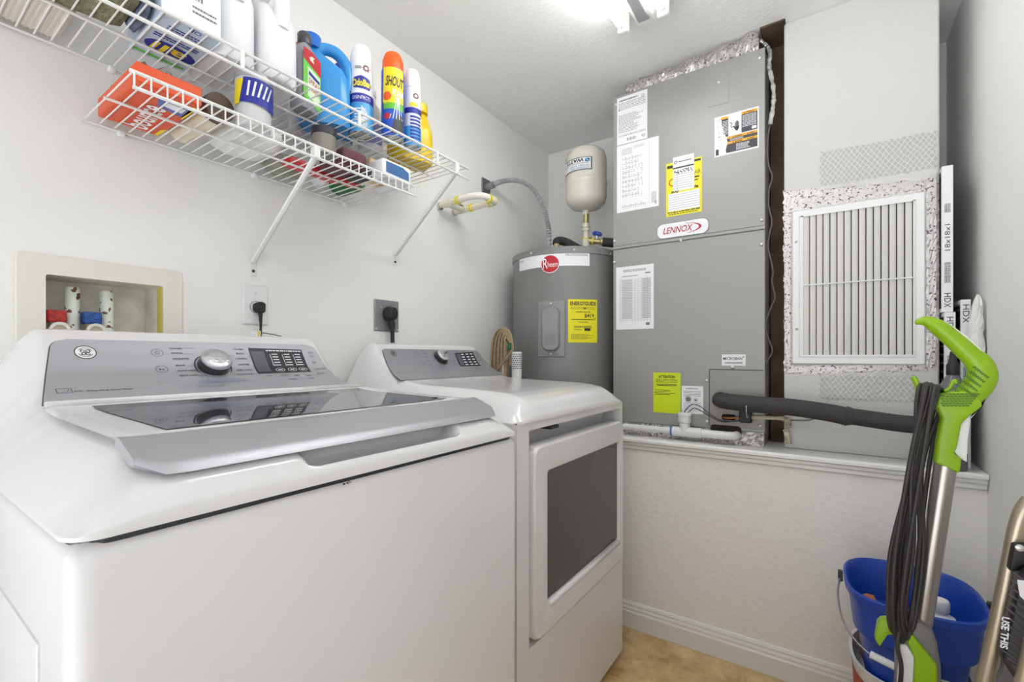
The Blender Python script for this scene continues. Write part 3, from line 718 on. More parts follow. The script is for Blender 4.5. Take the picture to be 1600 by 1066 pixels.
k.poly(q, [(hc[0]-.055, hc[1]-.05), (hc[0]-.05, hc[1]-.0), (hc[0]-.09, hc[1]+.04), (hc[0]-.095, hc[1]+.02)], H3)
k.stroke(q, [(.36, .78), (.41, .74), (.38, .68), (.41, .64), (.43, .65)], .016, H3)
for y in (.405, .275, .93):
    for x in ((.42, .75) if y < .9 else (.67,)): k.greek(q, x+.05, min(.9, x+.22), y-.012, y+.012, 1, H3, .8, 5, .12); k.poly(q, [(x, y-.02), (x+.035, y-.02), (x+.018, y+.02)], H3)
rr = random.Random(9)
for i in range(26):
    t = rr.random(); k.disc(q, (.05+rr.random()*.16*(1-t)+.08*t, .92-t*.75), rr.uniform(.004, .011), rr.uniform(.004, .012), H3, 6)
k.build('printing', M_ink, o)
# maker's badge
bq = upright(AS, (1027.5, 372), (1107, 363), (1107, 343), (1027.5, 352))
bx0, bz0 = bq[0]; bx1, bz1 = bq[2]; bc = ((bx0+bx1)/2, (bz0+bz1)/2); hx, hz = (bx1-bx0)/2, (bz1-bz0)/2+.003
k = MB(); k.poly(AS, [(bc[0]+x, bc[1]+z) for x, z in rrect(hx+.002, hz+.002, hz*.8, 8)], .0012, 0); bd = k.build('badge', M_inkg, up)
k = MB(); k.poly(AS, [(bc[0]+x, bc[1]+z) for x, z in rrect(hx, hz, hz*.8, 8)], .003, .001); k.build('badge_face', M_paper, bd)
k = MB(); k.text(AS, 'LENNOX', (bc[0]-hx*.76, bc[1]-hz*.42), (bc[0]+hx*.42, bc[1]-hz*.42), .0036, hs=hz*.86, shear=.25, bold=.012)
pts1 = [(bc[0]+hx*(.05+.70*cos(t)), bc[1]+hz*.72*sin(t)) for t in [-1.3+2.75*i/24 for i in range(25)]]
pts0 = [(bc[0]+hx*(.05+.60*cos(t)), bc[1]+hz*(.66)*sin(t)) for t in [-1.3+2.75*i/24 for i in range(25)]]
for i in range(24):
    k.f([k.v(AS.at(*p, .0036)) for p in (pts1[i], pts1[i+1], pts0[i+1], pts0[i])])
k.build('lettering', mat('badge red', (176, 28, 44), .4), bd)
# small labels low down
o, q = sticker(AS, upright(AS, (1128, 571.5), (1165, 571.5), (1165, 553.5), (1128, 554.5)), M_paper, lo, 'small white label above the service plate')
k = MB(); k.text(q, 'MICROBAN', (.06, .50), (.86, .50), H1, hs=.26, bold=.01); k.ring(q, (.92, .78), .035, .02, H1, ar=2); k.greek(q, .12, .88, .12, .34, 2, H1, .5, 3); k.build('lettering', M_ink, o)
o, q = sticker(AS, upright(AS, (1020.5, 645), (1063, 646), (1064, 583), (1021.5, 582)), M_lime, lo, 'yellow-green attention label')
k = MB(); k.text(q, 'ATTENTION', (.20, .865), (.80, .865), H1, hs=.065, bold=.03); k.greek(q, .10, .90, .75, .84, 3, H1, .4, 2, .06); k.greek(q, .14, .86, .665, .725, 2, H1, .65, 3, .06); k.greek(q, .06, .92, .44, .58, 4, H1, .4, 4, .06, True); k.build('lettering', M_ink, o)
o, q = sticker(AS, upright(AS, (1065, 646.5), (1098.5, 647), (1099, 604), (1065.5, 603)), M_paper, lo, 'white notice with two grey dots')
k = MB(); k.text(q, 'IMPORTANT', (.30, .885), (.78, .885), H1, hs=.05, bold=.02); k.poly(q, [(.2, .88), (.27, .88), (.235, .94)], H1); k.greek(q, .1, .9, .62, .84, 4, H1, .35, 2); k.greek(q, .1, .9, .10, .42, 7, H1, .3, 5)
k.disc(q, (.32, .52), .12, .085, H2); k.disc(q, (.66, .50), .06, .042, H2); k.ring(q, (.32, .52), .16, .145, H2, ar=.72); k.ring(q, (.66, .5), .11, .095, H2, ar=.72); k.build('printing', M_inkg, o)

# foil-taped base under the cabinet, foil over its top, foil-wrapped cable at its right
M_foil = foil_mat('printed foil tape', (205, 201, 199), (118, 88, 100), 150, .58, .42, .5)
M_foilp = foil_mat('plain foil tape', (204, 203, 200), (170, 168, 168), 35, .55, .3, 2)
def crinkle(mb, fn, nu, nv, amp, seed):
    rr = random.Random(seed)
    V = mb.grid(lambda i, j: fn(i, j, rr.uniform(-amp, amp)), nu, nv)
def foil_patch(S, ab, m, name, label, amp=.0016, n=(40, 12), seed=1, group=None, ragged=.004, base=.0006):
    k = MB(); rr = random.Random(seed); bl, br, tr, tl = [Vector(p) for p in ab]; nu, nv = n
    def P(i, j):
        q = (bl*(1-i)+br*i)*(1-j)+(tl*(1-i)+tr*i)*j; e = i in (0, 1) or j in (0, 1)
        if e: q = q+Vector((rr.uniform(-ragged, ragged), rr.uniform(-ragged, ragged)))
        return S.at(q.x, q.y, .0008 if e else .0012+rr.uniform(0, amp))
    V = k.grid(P, nu, nv)
    ed = [V[i][0] for i in range(nu+1)]+[V[nu][j] for j in range(1, nv+1)]+[V[i][nv] for i in range(nu-1, -1, -1)]+[V[0][j] for j in range(nv-1, 0, -1)]
    bot = [k.v(v.co-S.n*.0007) for v in ed]
    for i in range(len(ed)): k.f((ed[i], bot[i], bot[(i+1) % len(ed)], ed[(i+1) % len(ed)]))
    k.f(bot); o = k.build(name, m); return tag(o, label, 'foil tape', group)
rr = random.Random(11); k = MB()
k.grid(lambda i, j: Vector((AX0+.005+(AX1-.008-AX0)*i, AYF-.004+rr.uniform(-.004, .004)+.006*j, ZL+.0005+(AZ0-ZL-.001)*j)), 60, 6)
k.box(AX0+.006, AX1-.003, AYF+.010, AYB-.01, ZL, AZ0-.0005); tag(k.build('foil_plinth', M_foil), 'low plinth wrapped in printed foil tape under the grey cabinet', 'plinth')
k = MB(); rr = random.Random(12)
def topfoil(i, j):
    x = AX0+.055+(AX1-AX0-.02-.055)*i; lump = .012*sin(x*60)+rr.uniform(-.006, .006)
    if j < .5: return Vector((x, AYF+.012+lump*.6-.01*sin(pi*2*j), AZ1-.002+(ZC-AZ1)*.92*j*2*(.55+.45*i)))
    t = (j-.5)*2; z = AZ1+(ZC-AZ1)*.92*(.55+.45*i)
    return Vector((x, AYF+.012+lump*.6+.05*t, z+(ZC-.002-z)*t))
k.grid(topfoil, 70, 10); tag(k.build('foil_collar', M_foil, None, False), 'crumpled printed foil tape between the cabinet top and the ceiling', 'foil tape')
# plenum behind the collar so nothing is open
k = MB().box(AX0+.03, AX1-.02, AYF+.075, AYB, AZ1+.0005, ZC-.0015); tag(k.build('supply_plenum', M_brown), 'brown duct board plenum on top of the grey cabinet', 'duct')
k = MB(); rr = random.Random(4)
for m_ in range(9):
    c = Vector((AX0-.07+.02*m_+rr.uniform(-.01, .01), AYF+.07+rr.uniform(-.03, .03), ZC-.004)); k.lathe([(1e-6, -.010-rr.random()*.01), (.012, -.008), (.024, .003)], c, 9, rr.uniform(.8, 1.8), rr.uniform(.6, 1.2))
cb = MB(); cpth = [on_y(u, v, y) for u, v, y in ((1188, 64, 1.90), (1196, 70, 1.90), (1203, 82, 1.885), (1202, 105, 1.88), (1207, 130, 1.88), (1209, 150, 1.88), (1207, 172, 1.88), (1203, 195, 1.88))]
cp = catmull(cpth, 6); rr = random.Random(6); cb.tube(cp, [.0065+rr.uniform(-.002, .0025) for _ in cp], 8); o = cb.build('foil_cable', M_foilp)
tag(o, 'foil-wrapped cable beside the upper right edge of the grey cabinet', 'cable')
cb = MB(); cpth = [on_y(u, v, 1.882) for u, v in ((1203, 196), (1200, 215), (1199, 240), (1202, 262), (1207, 276), (1202, 295), (1201, 320), (1206, 346), (1203, 362), (1200, 385), (1203, 400), (1208, 425), (1206, 440), (1211, 464), (1205, 480), (1196, 508), (1201, 530), (1207, 548), (1199, 565), (1195, 580), (1188, 598), (1176, 612), (1172, 620))]
cb.tube(catmull(cpth, 5), .0026, 6); tag(cb.build('thin_wire', mat('grey wire', (98, 92, 86), .5)), 'thin grey wire running down the right edge of the grey cabinet', 'wire')

# ---------------------------------------------------------------- drain line, refrigerant lines
dr = thing('drain_pipe', 'white plastic drain pipe with a capped tee along the ledge', 'pipe', on_y(1060, 678, 1.835))
def dpt(u, v): return on_y(u, v, 1.834)
ya, zc_ = 1.834, .800
xA, xT, xE = .66, on_y(1073, 677, ya).x, on_y(1140, 677, ya).x
MB().tube([(xA, ya, zc_), (xT, ya, zc_)], .0125, 16).build('pipe', M_pvc, dr, True, 40)
MB().tube(catmull([(xT+.03, ya, zc_), (xE-.02, ya, zc_), (xE+.008, ya+.004, zc_), (xE+.018, ya+.02, zc_), (xE+.018, ya+.034, zc_)], 5), .0155, 16).build('elbow', M_pvc, dr, True, 40)
te = MB(); te.tube([(xT-.055, ya, zc_), (xT+.055, ya, zc_)], .0185, 18); te.cyl((xT-.008, ya, zc_), (xT-.008, ya, zc_+.038), .019, seg=18); te.build('tee', M_pvc, dr, True, 40)
MB().cyl((xT-.059, ya, zc_), (xT-.052, ya, zc_), .0192, seg=18).build('primer_ring', mat('blue primer', (60, 120, 200), .4), dr, True, 40)
MB().lathe([(.020, 0), (.0235, .002), (.0235, .026), (.0265, .028), (.0265, .036), (.022, .038), (1e-6, .038)], (xT-.008, ya, zc_+.036), 26).build('cap', M_pvc, dr, True, 40)
for off in (0, 1):
    w_ = MB(); cz = zc_+.074; c0 = Vector((xT-.008+.004*off, ya, cz-.002))
    e_ = [on_y(1072+3*off, 640+5*off, 1.835), on_y(1082+2*off, 632+6*off, 1.838), on_y(1095, 636+6*off, 1.842), on_y(1110, 648+3*off, 1.848), on_y(1126, 657+2*off, 1.852), on_y(1145, 659, 1.852), on_y(1162, 656, 1.855)]
    w_.tube(catmull([c0]+e_, 6), .0016, 6); w_.build('float_switch_wire', M_black, dr, True)
tag(dr, dr['label'], 'pipe')
rf = thing('refrigerant_line', 'thick black foam insulated pipe running right from the grey cabinet', 'pipe', on_y(1250, 640, 1.80))
pth = [Vector((*on_y(1126, 624, AYF-.006).xy, on_y(1126, 624, AYF-.006).z)), on_y(1126, 625, 1.835), on_y(1140, 628, 1.812), on_y(1180, 632, 1.806), on_y(1240, 637, 1.806), on_y(1300, 646, 1.806), on_y(1325, 652, 1.806)]
P1 = catmull(pth, 8)
MB().tube(P1, [.029 if i > 6 else .026 for i in range(len(P1))], 18).build('insulation', M_insul, rf, True, 60)
P2 = catmull([on_y(1322, 650, 1.806), on_y(1345, 653, 1.806), on_y(1400, 661, 1.806), on_y(1440, 665, 1.81), on_y(1462, 668, 1.84), on_y(1470, 668, DYF-.002)], 8)
n2 = len(P2); MB().tube(P2, [.026+.006*max(0, 1-i/5) for i in range(n2)], 18).build('insulation', M_insul, rf, True, 60)
cl = MB(); c = on_y(1168, 640, 1.806); cl.torus(c, .030, .002, (1, 0, .02), 6, 24); cl.build('clip', M_chrome, rf, True)
bk = on_y(1166, 645, AYF-.0042); MB().box(bk.x-.020, bk.x+.020, AYF-.034, AYF-.0038, bk.z-.034, bk.z+.02, .004).build('black_block', M_black, rf)
cu = thing('copper_line', 'thin copper and white tape wrapped pipe below the thick black pipe', 'pipe', on_y(1180, 654, 1.85))
P = catmull([on_y(1131, 653, AYF-.0045), on_y(1136, 653.5, 1.853), on_y(1150, 653, 1.85), on_y(1170, 652, 1.85)], 6); MB().tube(P, .0045, 10).build('copper_tube', mat('copper', (176, 118, 78), .35, .8), cu, True)
P = catmull([on_y(1169, 652, 1.85), on_y(1195, 653, 1.85), on_y(1225, 654, 1.85)], 10); rr = random.Random(3); MB().tube(P, [.006+rr.uniform(-.001, .0012) for _ in P], 9).build('tape_wrap', mat('dirty white wrap', (206, 196, 166), .7), cu, True)
P = catmull([on_y(1224, 654, 1.85), on_y(1231, 660, 1.858), on_y(1229, 675, 1.862), on_y(1231, 693, 1.866)], 10); MB().tube(P, [.009+rr.uniform(-.004, .004) for _ in P], 9).build('frayed_end', mat('mouldy white fibre', (186, 180, 158), .9, var=.6, vscale=60), cu, True)
k = MB(); P = catmull([on_y(1226, 656, 1.888), on_y(1245, 657, 1.888), on_y(1262, 657, 1.888), on_y(1273, 654, 1.888)], 6); k.tube(P, .003, 6); tag(k.build('grey_wire', mat('olive wire', (120, 118, 104), .6)), 'short grey wire running right below the thick black pipe', 'wire')

# ---------------------------------------------------------------- return grille and foil on the chase
GS = Plane((0, DYF, 0), (1, 0, 0), (0, 0, 1), (0, -1, 0))
gr = thing('return_air_grille', 'white louvred return air grille taped onto the wall chase', 'vent', on_y(1340, 450, DYF))
gx0, gx1, gz0, gz1 = on_y(1237, 500, DYF-.012).x, on_y(1447, 500, DYF-.012).x, on_y(1340, 570, DYF-.012).z, on_y(1447, 298, DYF-.012).z
ix0, ix1, iz0, iz1 = on_y(1255, 500, DYF-.012).x, on_y(1427, 500, DYF-.012).x, on_y(1340, 554.5, DYF-.012).z, on_y(1425, 311, DYF-.012).z
def rectring(x0, x1, z0, z1, y): return [Vector((x, y, z)) for x, z in ((x0, z0), (x1, z0), (x1, z1), (x0, z1))]
fr = MB(); fr.loft([rectring(gx0, gx1, gz0, gz1, DYF-.0005), rectring(gx0, gx1, gz0, gz1, DYF-.006), rectring(gx0+.004, gx1-.004, gz0+.004, gz1-.004, DYF-.012), rectring(gx0+.022, gx1-.022, gz0+.022, gz1-.022, DYF-.012),
  rectring(gx0+.023, gx1-.023, gz0+.023, gz1-.023, DYF-.009), rectring(gx0+.025, gx1-.025, gz0+.025, gz1-.025, DYF-.009), rectring(gx0+.026, gx1-.026, gz0+.026, gz1-.026, DYF-.0125), rectring(ix0, ix1, iz0, iz1, DYF-.0125), rectring(ix0, ix1, iz0, iz1, DYF-.001)], False, False)
fr.build('frame', M_whitep, gr)
bkk = MB().box(ix0, ix1, DYF-.0012, DYF-.0004, iz0, iz1); bkk.build('filter_backing', mat('shade-darkened filter', (74, 70, 64), .9), gr)  # backing coloured dark to stand in for shade between the slats
NSL = 15; M_slat = mat('white slat', (228, 226, 220), .4)
for i in range(NSL):
    x = ix0+(ix1-ix0)*(i+.5)/NSL; s_ = MB(); R_ = Matrix.Translation((x, DYF-.0066, 0)) @ Matrix.Rotation(radians(24), 4, 'Z')
    s_.box(-.0098, .0078, -.0007, .0007, iz0, iz1, 0, 1, R_); s_.build('slat', M_slat, gr)
zr = on_y(1340, 440, DYF-.012).z; MB().cyl((ix0, DYF-.0135, zr), (ix1, DYF-.0135, zr), .0022, seg=8).build('cross_rod', M_whitep, gr)
for (u, v) in ((1244, 378), (1245, 514)):
    p = on_y(u, v, DYF-.012); MB().lathe([(.0045, -.001), (.004, .002), (1e-6, .003)], seg=12, M=Matrix.Translation(p) @ Matrix.Rotation(pi/2, 4, 'X')).build('screw', M_screw, gr, True)
P_ = GS.pix
foil_patch(GS, [P_(1224, 333), P_(1447, 297), P_(1447, 281), P_(1224, 299)], M_foil, 'foil_tape', 'strip of printed foil tape above the white grille', .0010, (60, 8), 1, 'foil tape round the grille')
foil_patch(GS, [P_(1227, 585), P_(1452, 580), P_(1449, 567), P_(1236, 571.5)], M_foil, 'foil_tape', 'strip of printed foil tape below the white grille', .0010, (60, 6), 2, 'foil tape round the grille')
foil_patch(GS, [P_(1225.5, 580), P_(1237, 575), P_(1237, 333), P_(1224, 332)], M_foil, 'foil_tape', 'narrow printed foil tape left of the white grille', .0012, (6, 60), 3, 'foil tape round the grille')
foil_patch(GS, [P_(1447, 578), P_(1465, 576), P_(1466, 268), P_(1448, 280)], M_foil, 'foil_tape', 'printed foil tape right of the white grille', .0010, (6, 60), 4, 'foil tape round the grille')
M_mesh = mat('grey scrim patch', (190, 189, 185), .55, .15, bump=1.2, scale=70)
nt = M_mesh.node_tree; tcn = [n for n in nt.nodes if n.type == 'TEX_COORD'][0]; wv = [nt.nodes.new('ShaderNodeTexWave') for _ in range(2)]
mpn = [nt.nodes.new('ShaderNodeMapping') for _ in range(2)]
for w_, m_, a in zip(wv, mpn, (35, -35)):
    m_.inputs['Rotation'].default_value = (0, radians(a), 0); w_.inputs['Scale'].default_value = 26; w_.bands_direction = 'X'; w_.inputs['Distortion'].default_value = 3.0
    nt.links.new(tcn.outputs['Object'], m_.inputs['Vector']); nt.links.new(m_.outputs['Vector'], w_.inputs['Vector'])
mx = nt.nodes.new('ShaderNodeMath'); mx.operation = 'MAXIMUM'; nt.links.new(wv[0].outputs['Fac'], mx.inputs[0]); nt.links.new(wv[1].outputs['Fac'], mx.inputs[1])
crm = nt.nodes.new('ShaderNodeValToRGB'); crm.color_ramp.elements[0].position = .86; crm.color_ramp.elements[1].position = .99
crm.color_ramp.elements[0].color = s2l((.72, .715, .70))+(1,); crm.color_ramp.elements[1].color = s2l((.83, .83, .82))+(1,)
nt.links.new(mx.outputs[0], crm.inputs['Fac']); nt.links.new(crm.outputs['Color'], nt.nodes['Principled BSDF'].inputs['Base Color'])
foil_patch(GS, [P_(1281, 291), P_(1464, 263), P_(1464, 204), P_(1282, 239)], M_mesh, 'scrim_patch', 'grey reinforced patch with diamond pattern above the grille', .001, (40, 16), 5)
foil_patch(GS, [P_(1282, 624), P_(1430, 630), P_(1430, 585.5), P_(1281, 587)], M_mesh, 'scrim_patch', 'grey reinforced patch with diamond pattern below the grille', .001, (40, 12), 6)

# ---------------------------------------------------------------- spare air filters in the gap at the right
def filt(x, y, z, W, Hh, T, rz, label, words, seed=1):
    """a pleated filter on edge: faces +-x, its printed card edge towards -y"""
    t = thing('air_filter', label, 'air filter', (x, y, z), 'spare air filters'); 
    f_ = MB()
    for (a, b_, c, d) in ((0, .012, 0, Hh), (W-.012, W, 0, Hh), (.012, W-.012, 0, .012), (.012, W-.012, Hh-.012, Hh)): f_.box(-T/2, T/2, a, b_, c, d, .0006, 1)
    o1 = f_.build('card_frame', M_paper); 
    p_ = MB(); NP = 34
    ys = [(-T/2+.002 if i % 2 else T/2-.002) for i in range(NP+1)]
    p_.loft([[Vector((xx-.0006, .012, .012+(Hh-.024)*i/NP)), Vector((xx+.0006, .012, .012+(Hh-.024)*i/NP)), Vector((xx+.0006, W-.012, .012+(Hh-.024)*i/NP)), Vector((xx-.0006, W-.012, .012+(Hh-.024)*i/NP))] for i, xx in enumerate(ys)])
    o2 = p_.build('pleats', mat('grey filter pleats', (140, 136, 130), .9))
    Pf = Plane((0, 0, 0), (0, 0, 1), (1, 0, 0), (0, -1, 0))        # lettering reads upwards along the edge
    for (s_, z0, z1, hs, flip) in words:
        k = MB()
        if s_ is None: k.greek(Pf, z0*Hh, z1*Hh, -T*.28, T*.28, 4, .0005, .5, seed, .12)
        elif flip:
            k.text(Plane((0, 0, 0), (0, 0, -1), (-1, 0, 0), (0, -1, 0)), s_, (-z1*Hh, -hs*.5), (-z0*Hh, -hs*.5), .0005, hs=hs)
        else: k.text(Plane((0, 0, 0), (0, 0, 1), (-1, 0, 0), (0, -1, 0)), s_, (z0*Hh, -hs*.5), (z1*Hh, -hs*.5), .0005, hs=hs)
        o3 = k.build('lettering', M_ink); o3.parent = o1
    for o in (o1, o2): o.parent = t
    t.rotation_euler = (0, 0, rz)
    return t
filt(1.6525, 1.872, 1.2225, .457, .438, .025, 0, 'white card-edged air filter, upper one standing on another right of the grille', [('18x18x1', .42, .60, .012, False), ('HDX', .03, .13, .015, True), (None, .20, .34, .01, False), (None, .68, .74, .01, False)], 2)
filt(1.6565, 1.862, ZL, .44, .457, .024, 0, 'white card-edged air filter, lower one under another right of the grille', [('HDX', .86, .97, .015, True), ('18x18x1', .26, .46, .012, False), (None, .60, .72, .01, False)], 3)
filt(1.690, 1.858, ZL, .44, .492, .021, 0, 'white card-edged air filter standing nearest to the right wall', [('HDX', .86, .97, .014, True), (None, .5, .6, .01, False)], 4)
# crumpled bag, small bottle
bg = MB(); rr = random.Random(8); rings = []
for i in range(16):
    t = i/15; z = 1.03+.235*t; rad = (.008+.016*t/.15 if t < .15 else .024-.014*(t-.15)/.75 if t < .9 else .010*(1-(t-.9)/.13))
    rings.append([Vector((1.7035+max(-.020, min(.0185, (rad*.95+rr.uniform(-.0035, .0035))*cos(2*pi*k_/16)+.004*t)), 1.824+(rad*1.1+rr.uniform(-.003, .003))*sin(2*pi*k_/16), z+rr.uniform(-.004, .004)*(0 < i < 15))) for k_ in range(16)])
bg.loft(rings); tag(bg.build('crumpled_bag', mat('white crumpled plastic', (232, 230, 226), .4, bump=1.5, scale=60), None, False), 'crumpled white plastic bag stuffed beside the filter at the right wall', 'bag')
bt = thing('spray_bottle', 'grey bottle with white label behind the green handle on the ledge', 'bottle', (1.615, 1.848, ZL))
bc = on_y(1506, 600, 1.80); bx, by = 1.668, 1.80; by0 = 1.82
bt.location = (1.655, 1.815, ZL)
MB().lathe([(.028, 0), (.031, .004), (.031, .225), (.027, .245), (.014, .27), (.012, .275)], (1.655, 1.815, ZL), 26).build('body', mat('smoky grey plastic', (110, 108, 112), .2), bt, True, 40)
MB().lathe([(.0315, .05), (.0318, .052), (.0318, .21), (.0315, .212)], (1.655, 1.815, ZL), 26).build('label', M_paper, bt, True, 40)
MB().lathe([(.014, .272), (.015, .274), (.015, .30), (.010, .31), (.006, .34)], (1.655, 1.815, ZL), 20).build('nozzle', M_black, bt, True, 40)

# ---------------------------------------------------------------- water heater, its pipes, the expansion tank, the conduit
HX, HY, HR, HT = .3115, 1.991, .258, 1.565
wh = thing('water_heater', 'round grey electric water heater tank behind the dryer in the corner', 'water heater', (HX, HY, 0))
MB().lathe([(HR-.01, 0), (HR, .01), (HR, HT-.03), (HR-.001, HT-.03)], (HX, HY, 0), 72).build('tank', M_heater, wh, True, 40)
MB().lathe([(HR, HT-.032), (HR+.004, HT-.03), (HR+.004, HT-.004), (HR-.002, HT), (HR-.03, HT+.004), (1e-6, HT+.012)], (HX, HY, 0), 72).build('top_cap', mat('grey heater cap', (140, 140, 139), .35, .2), wh, True, 30)
ANG = atan2(CAMY-HY, CAMX-HX)
HC = Cyl(HX, HY, HR, ANG)
for (u, v) in ((831, 396), (897, 391), (953, 397)):
    a, b_ = HC.pix(u, v); p = HC.at(a, b_, .004); n = (HC.at(a, b_, .02)-p).normalized(); MB().tube([p-n*.001, p+n*.003, p+n*.005], [.005, .005, .002], 10).build('screw', M_screw, wh, True)
q = upright(HC, (812, 423), (921, 417.5), (921, 397.5), (812, 402)); o, qs = sticker(HC, q, M_paper, wh, 'white banner label with a red round logo', 24, h=.0012)
k = MB(); k.text(qs, 'CLASSIC', (.02, .62), (.10, .62), .0018, hs=.16); k.text(qs, 'PROFESSIONAL', (.70, .72), (.985, .72), .0018, hs=.17, shear=.15); k.build('lettering', M_inkg, o)
c = HC.pix(859.5, 412.5); 
class Off:
    def __init__(s, S, a, b): s.S, s.a, s.b = S, a, b
    def at(s, a, b, h): return s.S.at(s.a+a, s.b+b, h)
lo_ = Off(HC, *c); k = MB(); k.disc(lo_, (0, 0), .0425, .040, .0020); k.build('logo_rim', M_paper, o)
k = MB(); k.disc(lo_, (0, 0), .0395, .037, .0024); k.build('logo_disc', M_red, o)
k = MB(); k.text(lo_, 'R', (-.032, -.020), (-.010, -.020), .0029, hs=.045); k.text(lo_, 'heem', (-.010, -.014), (.036, -.014), .0029, hs=.024); k.build('logo_lettering', M_paper, o)
# access cover
q = upright(HC, (842, 559), (883, 557), (883, 470), (842, 471)); ax0, az0 = q[0]; ax1, az1 = q[2]; ac, azc = (ax0+ax1)/2, (az0+az1)/2; hw_, hh_ = (ax1-ax0)/2, (az1-az0)/2
def cring(hx, hz, r, h): return [HC.at(ac+x, azc+z, h) for x, z in rrect(hx, hz, r, 7)]
k = MB(); k.loft([cring(hw_, hh_, .008, 0), cring(hw_, hh_, .008, .006), cring(hw_-.003, hh_-.003, .007, .009), cring(hw_*.66, hh_*.80, .03, .009), cring(hw_*.60, hh_*.775, .028, .020), cring(hw_*.52, hh_*.74, .024, .024)], True, True)
acv = k.build('access_cover', mat('cover grey', (148, 147, 146), .33, .2), wh, True, 35)
k = MB(); QQ = Off(HC, ac, azc); k.greek(QQ, -hw_*.36, hw_*.36, -hh_*.58, -hh_*.2, 6, .0246, .35, 3); k.build('embossing', M_inkg, acv)
for z in (-1, 1): p = HC.at(ac, azc+z*hh_*.89, .009); n = (HC.at(ac, azc, .02)-HC.at(ac, azc, 0)).normalized(); MB().tube([p, p+n*.003, p+n*.004], [.005, .005, .002], 10).build('cover_screw', M_screw, acv, True)
# energy label
q = upright(HC, (888, 536), (932.5, 535), (933, 468), (887, 468.5)); o, qs = sticker(HC, q, M_yellow, wh, 'yellow energy label', 10)
k = MB(); k.text(qs, 'ENERGYGUIDE', (.07, .86), (.95, .86), .0018, hs=.085, bold=.03); k.poly(qs, [(.50, .80), (.62, .80), (.56, .765)], .0018); k.greek(qs, .08, .92, .76, .83, 2, .0018, .3, 2); k.greek(qs, .25, .75, .69, .72, 1, .0018, .6, 3, .08)
k.text(qs, '$419', (.54, .585), (.88, .585), .0018, hs=.078, bold=.02); k.rect(qs, .11, .90, .525, .54, .0018, 6); k.poly(qs, [(.88, .55), (.94, .55), (.91, .58)], .0018); k.greek(qs, .35, .68, .46, .485, 1, .0018, .6, 4, .1)
k.greek(qs, .2, .8, .33, .39, 2, .0018, .5, 5, .07); k.rect(qs, .54, .75, .27, .33, .0018, 3); k.greek(qs, .2, .45, .285, .31, 1, .0018, .5, 6, .2); k.greek(qs, .10, .95, .07, .20, 5, .0018, .35, 7, .06, True); k.build('lettering', M_ink, o)
# pipes
tx, ty = .388, 2.05
nz = HT+.008
ex = thing('expansion_tank', 'cream expansion tank standing on a pipe above the water heater', 'tank', (tx, ty, nz))
zb = 1.800
MB().lathe([(.014, zb-.022), (.016, zb-.02), (.016, zb-.002), (.03, zb), (.07, zb+.012), (.092, zb+.035), (.098, zb+.06), (.098, zb+.115), (.1005, zb+.118), (.1005, zb+.128), (.098, zb+.131), (.098, zb+.245), (.090, zb+.272), (.070, zb+.288), (.03, zb+.296), (.012, zb+.297), (.012, zb+.306), (1e-6, zb+.308)], (tx, ty, 0), 48).build('tank_body', mat('cream enamel', (226, 222, 210), .2), ex, True, 50)
MB().lathe([(.024, 0), (.024, .008), (1e-6, .009)], (tx, ty, zb+.2965), 20).build('top_cap', M_dark, ex, True, 40)
TA = atan2(CAMY-ty, CAMX-tx); TC = Cyl(tx, ty, .098, TA)
q = upright(TC, (884, 276), (925, 267), (925, 252), (884, 260)); o, qs = sticker(TC, ((q[0][0], q[0][1]-.0), (q[1][0], q[0][1]), (q[1][0], q[2][1]+.012), (q[0][0], q[2][1]+.012)), M_ink, ex, 'white and blue label with black rim', 14)
k = MB(); k.rect(qs, .03, .97, .05, .95, .0017, 14); k.build('label_face', M_paper, o)
class Rot:   # the tank hangs upside down, so its print does too
    def __init__(s, q): s.q = q
    def at(s, a, b, h): return s.q.at(1-a, 1-b, h)
rq = Rot(qs); k = MB(); k.text(rq, 'WATTS', (.22, .10), (.78, .10), .0022, hs=.26, bold=.03, shear=.1); k.greek(rq, .1, .9, .42, .52, 2, .0022, .4, 2); k.build('lettering', M_ink, o)
k = MB(); k.text(rq, 'POTABLE WATER', (.08, .60), (.62, .60), .0022, hs=.13); k.text(rq, 'EXPANSION TANK', (.08, .78), (.62, .78), .0022, hs=.13); k.poly(rq, [(.06, .12), (.17, .12), (.06, .40)], .0022); k.poly(rq, [(.18, .12), (.18, .4), (.08, .4)], .0022); k.build('blue_print', mat('label blue', (30, 130, 185), .45), o)
k = MB(); k.cyl((tx, ty, zb-.075), (tx, ty, zb-.022), .0145, seg=16); k.build('brass_nipple', mat('brass', (180, 168, 120), .35, .7), ex, True, 40)
k = MB(); k.cyl((tx, ty, nz-.001), (tx, ty, zb-.07), .0135, seg=16); sp_ = k.build('riser', M_cpvc, ex, True, 40)
for z0, z1, r_ in ((zb-.085, zb-.065, .0185), (zb-.10, zb-.088, .018), (nz+.045, nz+.085, .0185)): MB().cyl((tx, ty, z0), (tx, ty, z1), r_, seg=16).build('coupling', M_cpvc, sp_, True, 40)
for z0 in (nz+.042, nz+.088): MB().cyl((tx, ty, z0-.003), (tx, ty, z0+.003), .019, seg=16).build('cement_ring', M_glue, sp_, True, 40)
MB().cyl((tx, ty, nz-.002), (tx, ty, nz+.016), .017, seg=16).build('steel_nipple', M_dark, ex, True, 40)
bv = thing('cold_water_line', 'black insulated water pipe with blue valve handle beside the expansion tank', 'pipe', (tx, ty, nz+.06))
dirv = Vector((.85, .28, -.14)).normalized(); v0 = Vector((tx, ty, nz+.080))+dirv*.018
